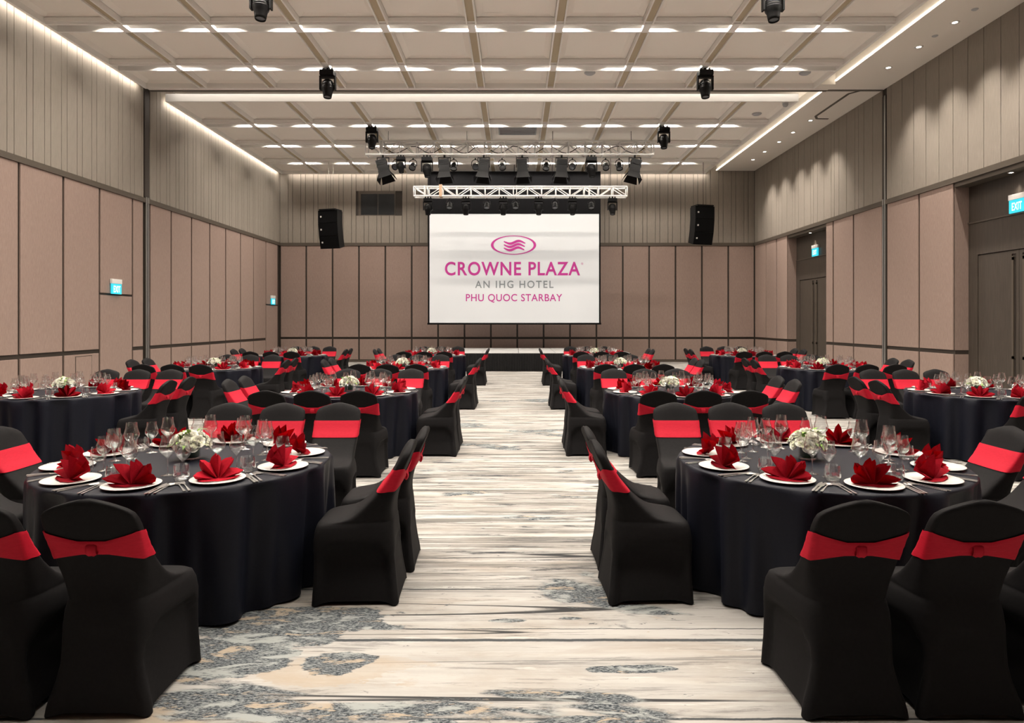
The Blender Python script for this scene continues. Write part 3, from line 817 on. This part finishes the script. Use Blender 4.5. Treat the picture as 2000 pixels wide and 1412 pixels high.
# line arrays
def line_array(label, x, y, ztop, yaw):
    t = thing('line_array_speaker', label, 'speaker', (x, y, ztop), yaw, 'hanging line arrays')
    MB().box(-0.34, 0.34, -0.05, 0.42, -0.05, 0.0).build('rigging_frame', 'black_metal', t)
    cb = MB(); cb.tube((-0.02, 0.1, 0), (-0.02, 0.1, 1.85), 0.007, 6); cb.tube((0.08, 0.25, 0), (0.08, 0.25, 1.85), 0.007, 6)
    cb.build('hanging_cable', 'band_metal', t)
    cab = MB().prism([(-0.40, 0.0), (0.40, 0.0), (0.32, 0.5), (-0.32, 0.5)], -0.47, 0.0).mesh('cabinet', 'speaker_black')
    gr = MB().box(-0.385, 0.385, -0.012, 0.0, -0.455, -0.015).mesh('grille', 'grille_black')
    lgm = MB().box(-0.03, 0.03, -0.018, -0.012, -0.26, -0.20).mesh('badge', 'trim_white')
    z, yy, a = -0.05, 0.0, 0.0
    for k in range(3):
        c = put('cabinet', cab, t, (0, yy, z), rot=(rd(a), 0, 0))
        put('grille', gr, c); put('badge', lgm, c, (-0.28, 0, 0.0))
        z -= 0.475 * math.cos(rd(a)); yy += 0.475 * math.sin(rd(a)); a += 7
    return t
line_array('black curved speaker array hanging left of the screen', (640 - 1007) * 25.2 / 1333.3, 25.2, 1.65 + (627 - 408) * 25.2 / 1333.3, rd(-16))
line_array('black curved speaker array hanging right of the screen', (1377 - 1007) * 25.2 / 1333.3, 25.2, 1.65 + (627 - 400) * 25.2 / 1333.3, rd(16))

# ------------------------------------------------------------------ chair
# (z, half width, front y, back y, exponent)
LV = [(0.000, .233, -.255, .264, 9), (0.03, .231, -.253, .261, 9), (0.07, .229, -.251, .256, 9), (0.14, .227, -.248, .248, 8), (0.21, .225, -.246, .240, 8), (0.27, .225, -.245, .233, 8), (0.31, .225, -.245, .229, 8), (0.335, .225, -.245, .226, 8), (0.355, .225, -.245, .224, 8), (0.372, .225, -.245, .222, 8),
      (0.388, .225, -.244, .221, 7), (0.405, .223, -.242, .220, 7), (0.425, .220, -.239, .218, 7), (0.445, .216, -.235, .217, 6), (0.460, .211, -.229, .216, 6), (0.470, .205, -.216, .215, 5), (0.475, .203, -.198, .2145, 5),
      (0.479, .203, -.170, .214, 5), (0.485, .203, -.130, .213, 5), (0.494, .202, -.082, .212, 5), (0.510, .200, -.040, .211, 5), (0.535, .198, .000, .211, 5), (0.570, .195, .040, .214, 5), (0.615, .192, .085, .222, 5),
      (0.665, .190, .125, .235, 5), (0.715, .191, .163, .250, 5), (0.77, .194, .195, .269, 5), (0.815, .195, .219, .286, 5), (0.845, .192, .236, .298, 5), (0.866, .185, .250, .306, 5), (0.878, .170, .263, .309, 4), (0.885, .138, .275, .307, 4), (0.888, .075, .284, .302, 3)]
LV = [(z - 0.008 * max(0, (z - 0.5) / 0.388), w, a + 0.022 * max(0, (z - 0.55) / 0.338), b + 0.022 * max(0, (z - 0.55) / 0.338), n) for z, w, a, b, n in LV]
def lv(z):
    for a, b in zip(LV, LV[1:]):
        if a[0] <= z <= b[0]:
            t = (z - a[0]) / (b[0] - a[0])
            return [a[i] + (b[i] - a[i]) * t for i in range(5)]
    return list(LV[-1])
def sstep(a, b, x):
    t = max(0, min(1, (x - a) / (b - a))); return t * t * (3 - 2 * t)
def chair_pt(L5, th, off=0.0):
    z, xw, yf, yb, n = L5
    cy, hy = (yf + yb) / 2, (yb - yf) / 2
    c, s = math.cos(th), math.sin(th)
    px = math.copysign(abs(c) ** (2 / n), c); py = math.copysign(abs(s) ** (2 / n), s)
    corner = min(abs(px), abs(py))
    k = 1.0
    x, y = (xw + off) * px, cy + (hy + off) * py
    x *= 1 - 0.24 * max(0.0, (y + 0.10) / 0.36) ** 1.2 * sstep(0.0, 0.24, z) * (1 - sstep(0.44, 0.66, z))
    if z < 0.41:
        side = abs(px) > abs(py)
        tt = min(abs(px), abs(py))
        ztop = 0.372 - 0.07 * sstep(0.40, 0.84, tt)
        ins = (1 - sstep(0.66, 0.90, tt)) * (1 - sstep(ztop - 0.035, ztop, z)) * (0.032 + 0.008 * math.sin(PI * min(1, z / 0.38)))
        if side: x -= math.copysign(ins, x)
        else: y -= math.copysign(ins * (0.30 if py > 0 else 1.0), y - cy)
        z = z + 0.034 * (1 - corner ** 2) * (1 - z / 0.41) ** 3
    z += 0.050 * (1 - min(1, abs(x) / 0.20) ** 1.25) * sstep(0.74, 0.88, L5[0])
    # the seat cloth is pulled up towards the back posts
    return (x, y, z)
NR = 64
def chair_mesh():
    m = MB(); vs = []
    ths = [2 * PI * (i + 0.5) / NR for i in range(NR)]
    for L5 in LV: vs += [chair_pt(L5, t) for t in ths]
    fs = []
    for k in range(len(LV) - 1):
        for i in range(NR):
            j = (i + 1) % NR
            fs.append((k * NR + i, k * NR + j, (k + 1) * NR + j, (k + 1) * NR + i))
    k = len(LV) - 1
    fs.append(tuple(k * NR + i for i in range(NR)))
    m.add(vs, fs, True)
    return m.mesh('cover', 'chair_cover')
def sash_mesh():
    m = MB(); nv = 9; nu = 72; vs = []
    for i in range(nu):
        th = 2 * PI * (i + 0.5) / nu
        p = chair_pt(lv(0.72), th)
        rear = 1.0 if math.sin(th) > 0 else 0.0
        w = rear * max(0.0, 1 - abs(p[0]) / 0.182)
        hh = 0.066 * (1 - 0.70 * w ** 0.8)
        zm = 0.722 - 0.012 * w - (0.006 if not rear else 0)
        for v in range(nv):
            q = v / (nv - 1) * 2 - 1
            z = zm + hh * q
            off = 0.006 + (0.0008 + 0.0045 * w * (1 - w)) * math.cos(q * 9.5 + 3 * p[0]) + 0.012 * w * (1 - q * q)
            pt = chair_pt(lv(z), th, off)
            vs.append((pt[0], pt[1], z))
    fs = []
    for i in range(nu):
        j = (i + 1) % nu
        for v in range(nv - 1):
            fs.append((i * nv + v, j * nv + v, j * nv + v + 1, i * nv + v + 1))
    m.add(vs, fs, True)
    return m.mesh('sash', 'sash_red')
def knot_mesh():
    m = MB(); y = lv(0.71)[3] + 0.012
    prof = []
    n = 10; vs = []
    for a in range(5):
        xx = -0.022 + 0.011 * a; rr = (0.75, 1.0, 0.94, 1.0, 0.75)[a]
        for i in range(n):
            t = 2 * PI * i / n
            vs.append((xx, y + 0.014 * rr * math.cos(t) + 0.004, 0.710 + 0.028 * rr * math.sin(t)))
    fs = [(k * n + i, k * n + (i + 1) % n, (k + 1) * n + (i + 1) % n, (k + 1) * n + i) for k in range(4) for i in range(n)]
    fs += [tuple(range(n)), tuple(reversed(range(4 * n, 5 * n)))]
    m.add(vs, fs, True)
    return m.mesh('knot', 'sash_red')
M_COVER, M_SASH, M_KNOT = chair_mesh(), sash_mesh(), knot_mesh()
def chair(x, y, rz, label, group):
    t = thing('banquet_chair', label, 'chair', (x, y, 0), rz, group)
    put('cover', M_COVER, t)
    s = put('sash', M_SASH, t); put('knot', M_KNOT, s)
    return t

# ------------------------------------------------------------------ table setting meshes
TR, TZ = 0.865, 0.75
def cloth_mesh(seed):
    rnd = random.Random(seed); m = MB(); nu = 216
    ph = [rnd.uniform(0, 2 * PI) for _ in range(4)]
    fr_ = [rnd.choice((15, 16, 17)), rnd.choice((23, 25)), rnd.choice((7, 9)), rnd.choice((33, 37))]
    prof = [(0.0, TZ), (0.4, TZ), (0.75, TZ), (TR - 0.015, TZ), (TR - 0.004, TZ - 0.003), (TR + 0.003, TZ - 0.012)]
    vs = []
    for r, z in prof[1:]:
        vs += [(r * math.cos(2 * PI * i / nu), r * math.sin(2 * PI * i / nu), z) for i in range(nu)]
    zs = [0.72, 0.66, 0.58, 0.48, 0.38, 0.28, 0.18, 0.10, 0.04, 0.012]
    for z in zs:
        g = 1 - z / TZ
        for i in range(nu):
            t = 2 * PI * i / nu
            w = 0.5 * math.sin(fr_[0] * t + ph[0]) + 0.35 * math.sin(fr_[1] * t + ph[1] + 1.1 * g) + 0.3 * math.sin(fr_[2] * t + ph[2]) + 0.12 * math.sin(fr_[3] * t + ph[3])
            w = math.copysign(abs(w) ** 0.7, w)
            r = TR + 0.002 + 0.004 * g + (0.008 + 0.056 * g ** 0.55) * w - 0.030 * g
            vs.append((r * math.cos(t), r * math.sin(t), z + (0.01 * w * g if z < 0.1 else 0)))
    nr = len(prof) - 1 + len(zs)
    fs = []
    for k in range(nr - 1):
        for i in range(nu):
            j = (i + 1) % nu
            fs.append((k * nu + i, (k + 1) * nu + i, (k + 1) * nu + j, k * nu + j))
    fs.append(tuple(range(nu)))
    m.add(vs, fs, True)
    return m.mesh('tablecloth', 'table_black')
M_CLOTH = [cloth_mesh(s) for s in (11, 12, 13)]
M_TOP = MB().lathe([(0.0005, TZ - 0.035), (TR - 0.03, TZ - 0.035), (TR - 0.03, TZ - 0.008), (0.0005, TZ - 0.008)], 40).mesh('tabletop', 'door_wood')
M_PLATE = MB().lathe([(0.0005, 0.004), (0.085, 0.004), (0.095, 0.007), (0.146, 0.017), (0.150, 0.0155), (0.148, 0.013), (0.10, 0.0015), (0.085, 0.0), (0.0005, 0.0)], 36).mesh('plate', 'china')
def wine_mesh(h, rb, rr):
    zb = h * 0.46
    prof = [(0.0005, 0.003), (0.010, 0.004), (0.030, 0.0025), (0.036, 0.0)]
    prof = [(0.036, 0.0), (0.036, 0.0015), (0.020, 0.004), (0.008, 0.008), (0.0042, 0.020), (0.0038, zb * 0.6), (0.0050, zb * 0.85), (0.011, zb), (rb * 0.62, zb + 0.014), (rb * 0.93, zb + 0.032), (rb, zb + 0.045), (rb * 0.965, zb + 0.062), (rr * 1.06, h * 0.86), (rr, h)]
    return MB().lathe(prof, 18).mesh('wine_glass', 'clear_glass')
M_WINE_A, M_WINE_B = wine_mesh(0.235, 0.047, 0.034), wine_mesh(0.208, 0.043, 0.031)
M_TUMB = MB().lathe([(0.0005, 0.0), (0.030, 0.0), (0.038, 0.006), (0.046, 0.025), (0.047, 0.042), (0.043, 0.075), (0.040, 0.092)], 20).mesh('tumbler', 'clear_glass')
def cutlery():
    R = {}
    def bar(pts, t=0.002):
        """pts: (y, halfwidth, z)"""
        vs = []
        for y, w, z in pts: vs += [(-w, y, z), (w, y, z), (w, y, z + t), (-w, y, z + t)]
        fs = []
        for k in range(len(pts) - 1):
            for i in range(4):
                j = (i + 1) % 4
                fs.append((k * 4 + i, k * 4 + j, k * 4 + 4 + j, k * 4 + 4 + i))
        n = len(pts) * 4
        fs += [(3, 2, 1, 0), (n - 4, n - 3, n - 2, n - 1)]
        return vs, fs
    m = MB(); m.add(*bar([(-0.11, 0.006, 0.001), (-0.09, 0.0065, 0.001), (-0.02, 0.003, 0.004), (0.04, 0.003, 0.006), (0.055, 0.011, 0.004), (0.068, 0.012, 0.002)]))
    for q in (-0.0095, -0.0032, 0.0032, 0.0095): m.add(*bar([(0.068, 0.0022, 0.002), (0.105, 0.0015, 0.006)])) ; m.v[-8:] = [(x + q, y, z) for x, y, z in m.v[-8:]]
    R['fork'] = m.mesh('fork', 'steel')
    m = MB(); m.add(*bar([(-0.115, 0.006, 0.001), (-0.09, 0.007, 0.002), (0.0, 0.005, 0.003), (0.005, 0.009, 0.002), (0.08, 0.010, 0.001), (0.115, 0.003, 0.001)], 0.003))
    R['knife'] = m.mesh('knife', 'steel')
    m = MB(); m.add(*bar([(-0.105, 0.006, 0.001), (-0.085, 0.0065, 0.001), (-0.02, 0.003, 0.004), (0.045, 0.003, 0.006)]))
    vs = []; n = 14
    for ring_, (sc, dz) in enumerate(((1.0, 0.006), (0.65, 0.002), (0.05, 0.0008))):
        for i in range(n):
            t = 2 * PI * i / n
            vs.append((0.020 * sc * math.cos(t), 0.073 + 0.030 * sc * math.sin(t), dz))
    m.add(vs, [(k * n + i, k * n + (i + 1) % n, (k + 1) * n + (i + 1) % n, (k + 1) * n + i) for k in range(2) for i in range(n)], True)
    R['spoon'] = m.mesh('spoon', 'steel')
    return R
M_CUT = cutlery()
def napkin_mesh(seed):
    rnd = random.Random(seed)
    bm = bmesh.new()
    def fan(np_, R_, rv, spread, tilt, depth, y0, a_off=0.0):
        """pleated half disc standing on the plate, ridges towards -y"""
        cols = []
        n = np_ * 4
        for i in range(n + 1):
            phi = (PI - spread) / 2 + spread * i / n + a_off
            q = i % 4                      # 0 valley, 2 ridge, odd: flank of a pleat
            if i % 4 == 0: jit = 1 + 0.05 * rnd.uniform(-1, 1)
            rr = (rv, (R_ * 0.56 + rv * 0.44), R_, (R_ * 0.56 + rv * 0.44))[q] * jit
            dy = (depth, 0.0, -depth, 0.0)[q]
            col = []
            for t in (0.06, 0.40, 0.75, 1.0):
                r = rr * t
                x = -r * math.cos(phi); z = r * math.sin(phi)
                y = y0 + dy * (0.2 + 0.8 * t) + tilt * z - 0.006 * math.sin(PI * t)
                h_ = 0.0065 if abs(x) < 0.09 else 0.0095 + (min(abs(x), 0.15) - 0.095) * 0.196
                col.append(bm.verts.new((x, y, max(h_, z + 0.006))))
            cols.append(col)
        for a, b in zip(cols, cols[1:]):
            for k in range(3): bm.faces.new((a[k], b[k], b[k + 1], a[k + 1]))
    fan(5, 0.145, 0.092, rd(182), 0.16, 0.034, 0.0)
    fan(3, 0.138, 0.085, rd(112), 0.42, 0.030, 0.020)
        # flat tail of the fold lying on the plate in front
    a = [bm.verts.new(v) for v in ((-0.125, -0.012, 0.020), (0.125, -0.012, 0.020), (0.09, -0.040, 0.0125), (0, -0.055, 0.008), (-0.09, -0.040, 0.0125), (0, 0.01, 0.016))]
    bm.faces.new((a[0], a[4], a[3], a[5])); bm.faces.new((a[5], a[3], a[2], a[1]))
    bmesh.ops.solidify(bm, geom=list(bm.faces), thickness=0.0022)
    me = bpy.data.meshes.new('napkin'); bm.to_mesh(me); bm.free()
    me.materials.append(MATS['napkin_red'])
    return me
M_NAP = [napkin_mesh(s) for s in (1, 2, 3, 4)]

# flowers
def rose_mesh(seed):
    rnd = random.Random(seed); m = MB()
    for layer, (n, R_, H_, op) in enumerate(((3, 0.013, 0.028, 0.15), (5, 0.021, 0.029, 0.35), (6, 0.029, 0.026, 0.75))):
        for i in range(n):
            a0 = 2 * PI * (i + 0.37 * layer) / n + rnd.uniform(-.1, .1); span = 2 * PI / n * 0.72
            vs = []
            for u in range(4):
                t = u / 3
                r = R_ * (0.35 + 0.65 * t ** 0.7) * (1 + (0.18 * op if u == 3 else 0))
                z = H_ * t - (0.004 * op if u == 3 else 0) + 0.004 * (2 - layer)
                for w in range(5):
                    q = w / 4 * 2 - 1
                    rr = r * (1 - 0.12 * q * q)
                    a = a0 + span * q * (0.75 + 0.25 * t)
                    vs.append((rr * math.cos(a), rr * math.sin(a), z - 0.006 * q * q * t))
            m.add(vs, [(u * 5 + w, u * 5 + w + 1, u * 5 + w + 6, u * 5 + w + 5) for u in range(3) for w in range(4)], True)
    m.lathe([(0.0005, 0.020), (0.008, 0.024), (0.011, 0.012), (0.010, 0.0)], 8)
    return m.mesh('rose', 'petal_white')
M_ROSE = [rose_mesh(s) for s in (21, 22, 23)]
def blossom_mesh(seed):
    rnd = random.Random(seed); m = MB()
    for k in range(170):
        a = rnd.uniform(0, 2 * PI); e = rnd.uniform(0.05, 1.45)
        r = 0.122 + rnd.uniform(-0.012, 0.010)
        c = Vector((r * math.cos(e) * math.cos(a) * 1.05, r * math.cos(e) * math.sin(a) * 1.05, 0.085 + 0.080 * math.sin(e)))
        d = (c - Vector((0, 0, 0.06))).normalized(); q = d.to_track_quat('Z', 'Y')
        n = 5; s = rnd.uniform(0.007, 0.012)
        vs = [c + d * 0.001]
        for i in range(n * 2):
            t = PI * i / n; rr = s if i % 2 == 0 else s * 0.5
            vs.append(c + q @ Vector((rr * math.cos(t), rr * math.sin(t), 0.004)))
        m.add(vs, [(0, 1 + i, 1 + (i + 1) % (2 * n)) for i in range(2 * n)])
    return m.mesh('filler_blossoms', 'blossom')
M_BLOS = [blossom_mesh(s) for s in (31, 32)]
def leaf_mesh():
    m = MB(); vs = []
    for i in range(6):
        t = i / 5; w = 0.016 * math.sin(PI * min(0.98, t * 0.9 + 0.08))
        z = 0.02 * math.sin(PI * t) - 0.02 * t * t
        vs += [(-w, 0.075 * t, z + 0.003), (0, 0.075 * t, z), (w, 0.075 * t, z + 0.003)]
    m.add(vs, [(3 * i + k, 3 * i + k + 1, 3 * i + k + 4, 3 * i + k + 3) for i in range(5) for k in range(2)], True)
    return m.mesh('leaf', 'leaf_green')
M_LEAF = leaf_mesh()
M_VASE = MB().lathe([(0.0005, 0.0), (0.056, 0.0), (0.058, 0.004), (0.058, 0.085)], 28).mesh('vase', 'clear_glass')
M_WRAP = MB().lathe([(0.0005, 0.013), (0.050, 0.013), (0.0535, 0.018), (0.0535, 0.082), (0.0005, 0.084)], 24).mesh('leaf_wrap', 'leaf_dark')
def bouquet(x, y, label, seed):
    rnd = random.Random(seed)
    t = thing('flower_centrepiece', label, 'flowers', (x, y, TZ + 0.0005), rnd.uniform(0, 6), 'flower centrepieces')
    v = put('vase', M_VASE, t); put('leaf_wrap', M_WRAP, v)
    tag(put('filler_blossoms', rnd.choice(M_BLOS), t), kind='stuff')
    spots = [(0.0, 1.45)] + [(2 * PI * i / 4 + 0.3, 0.95) for i in range(4)] + [(2 * PI * i / 7, 0.42) for i in range(7)] + [(2 * PI * i / 6 + .5, 0.08) for i in range(6)]
    for a, e in spots:
        a += rnd.uniform(-.2, .2); e += rnd.uniform(-.08, .08)
        d = Vector((math.cos(e) * math.cos(a), math.cos(e) * math.sin(a), math.sin(e)))
        p = Vector((d.x * 0.080, d.y * 0.080, 0.088 + d.z * 0.062))
        q = Vector((d.x, d.y, d.z + 0.25)).to_track_quat('Z', 'Y').to_euler()
        put('rose', rnd.choice(M_ROSE), t, tuple(p), rot=q, scale=rnd.uniform(1.15, 1.5))
    for k in range(18):
        a = rnd.uniform(0, 2 * PI); e = rnd.choice((0.0, 0.2, 0.55, 1.0))
        d = Vector((math.cos(e) * math.cos(a), math.cos(e) * math.sin(a), math.sin(e)))
        p = Vector((d.x * 0.098, d.y * 0.098, 0.088 + d.z * 0.082))
        put('leaf', M_LEAF, t, tuple(p), rot=(rd(rnd.uniform(-25, 50) if e < 0.4 else rnd.uniform(20, 70)), 0, a - PI / 2), scale=rnd.uniform(0.55, 0.85))

# ------------------------------------------------------------------ the tables
ROWN = ['front-row', 'second-row', 'third-row', 'back-row']
COLN = {'L': 'left of aisle', 'R': 'right of aisle', 'LL': 'by left wall', 'RR': 'by right wall'}
HOUR = ["six", "five", "four", "two", "one", "twelve", "eleven", "ten", "eight", "seven"]
TABLES = [(0, 'L', -2.09, 4.40), (0, 'R', 1.94, 4.40),
          (1, 'LL', -5.70, 8.60), (1, 'L', -2.12, 8.75), (1, 'R', 2.02, 8.75), (1, 'RR', 5.88, 8.60),
          (2, 'LL', -5.78, 13.1), (2, 'L', -2.16, 13.15), (2, 'R', 2.06, 13.15), (2, 'RR', 5.95, 13.1),
          (3, 'LL', -5.84, 17.9), (3, 'L', -2.18, 17.9), (3, 'R', 2.10, 17.9), (3, 'RR', 5.99, 17.9)]
rj = random.Random(99)
def setting(cx, cy, ang, seat, T, grp):
    """ang: direction from table centre to the seat"""
    hr = HOUR[seat] + " o'clock"
    u = Vector((math.cos(ang), math.sin(ang))); r_ = Vector((-math.sin(ang), math.cos(ang)))   # r_: to the diner's right when facing in
    rz = ang + PI / 2
    base = Vector((cx, cy))
    def at(rad, side): p = base + u * rad + r_ * side; return p.x, p.y
    j = lambda s: rj.uniform(-s, s)
    px, py = at(0.690 + j(0.008), j(0.010))
    tag(put('dinner_plate', M_PLATE, None, (px, py, TZ + 0.0005), rz=j(1)), "round white plate at %s on %s" % (hr, T), 'plate', 'plates on ' + grp)
    nx, ny = px, py
    tag(put('napkin', rj.choice(M_NAP), None, (nx, ny, TZ + 0.0008), rz=rz + j(0.12)), "red pleated fan napkin on the plate at %s on %s" % (hr, T), 'napkin', 'napkins on ' + grp)
    g = [('wine_glass', M_WINE_A, 0.425, 0.065, 'taller stemmed wine glass', 'glass'), ('wine_glass', M_WINE_B, 0.455, 0.165, 'shorter stemmed wine glass', 'glass'), ('tumbler', M_TUMB, 0.552, 0.205, 'clear water tumbler', 'glass')]
    for nm, me, rad, side, lab, cat in g:
        x, y = at(rad + j(0.004), side + j(0.004))
        tag(put(nm, me, None, (x, y, TZ + 0.0008), rz=j(3)), "%s at %s on %s" % (lab, hr, T), cat, ('tumblers on ' if nm == 'tumbler' else 'wine glasses on ') + grp)
    for nm, rad, side, lab in (('fork', 0.738, -0.166, 'inner fork'), ('fork', 0.733, -0.190, 'outer fork'), ('knife', 0.738, 0.164, 'inner knife'), ('knife', 0.735, 0.182, 'outer knife'), ('spoon', 0.735, 0.206, 'soup spoon')):
        x, y = at(rad + j(0.004), side + j(0.001))
        tag(put(nm, M_CUT[nm], None, (x, y, TZ + 0.0006), rz=rz + j(0.012)), "steel %s at %s on %s" % (lab, hr, T), nm, nm + 's on ' + grp)
for row, col, cx, cy in TABLES:
    T = '%s table %s' % (ROWN[row], COLN[col]); grp = T
    t = thing('banquet_table', 'round table under black cloth, %s %s' % (ROWN[row], COLN[col]), 'table', (cx, cy, 0), 0, 'round banquet tables')
    put('tablecloth', M_CLOTH[rj.randrange(3)], t); put('tabletop', M_TOP, t)
    bouquet(cx - 0.03, cy + 0.06, 'white rose centrepiece in glass vase on %s' % T, row * 10 + len(col) + ord(col[0]))
    for k in range(10):
        setting(cx, cy, rd(-90 + 36 * k), k, T, grp)
    g = 'chairs at ' + T
    jj = lambda s: rj.uniform(-s, s)
    for k, n_ in enumerate(('left', 'middle', 'right')):
        dx = (k - 1) * 0.482
        chair(cx + dx + jj(.006) + (-0.14 if (row, col) == (0, 'L') else -0.52 if (row, col) == (1, 'LL') else -0.05 if cx > 0 else 0.0), cy - 1.33 + jj(.015), PI + jj(.02), 'red-sashed black chair, %s of near three, %s' % (n_, T), g)
        chair(cx + dx + jj(.006) - (0.05 if cx > 0 else -0.05), cy + 1.33 + jj(.02), jj(.02), 'red-sashed black chair, %s of far three, %s' % (n_, T), g)
    for s, sn in ((-1, 'left'), (1, 'right')):
        for q, qn in ((-1, 'nearer'), (1, 'farther')):
            chair(cx + s * (1.155 + jj(.01)), cy + 0.03 + q * 0.262 + jj(.01), s * -PI / 2 + jj(.04), 'red-sashed black chair, %s of %s-hand pair, %s' % (qn, sn, T), g)
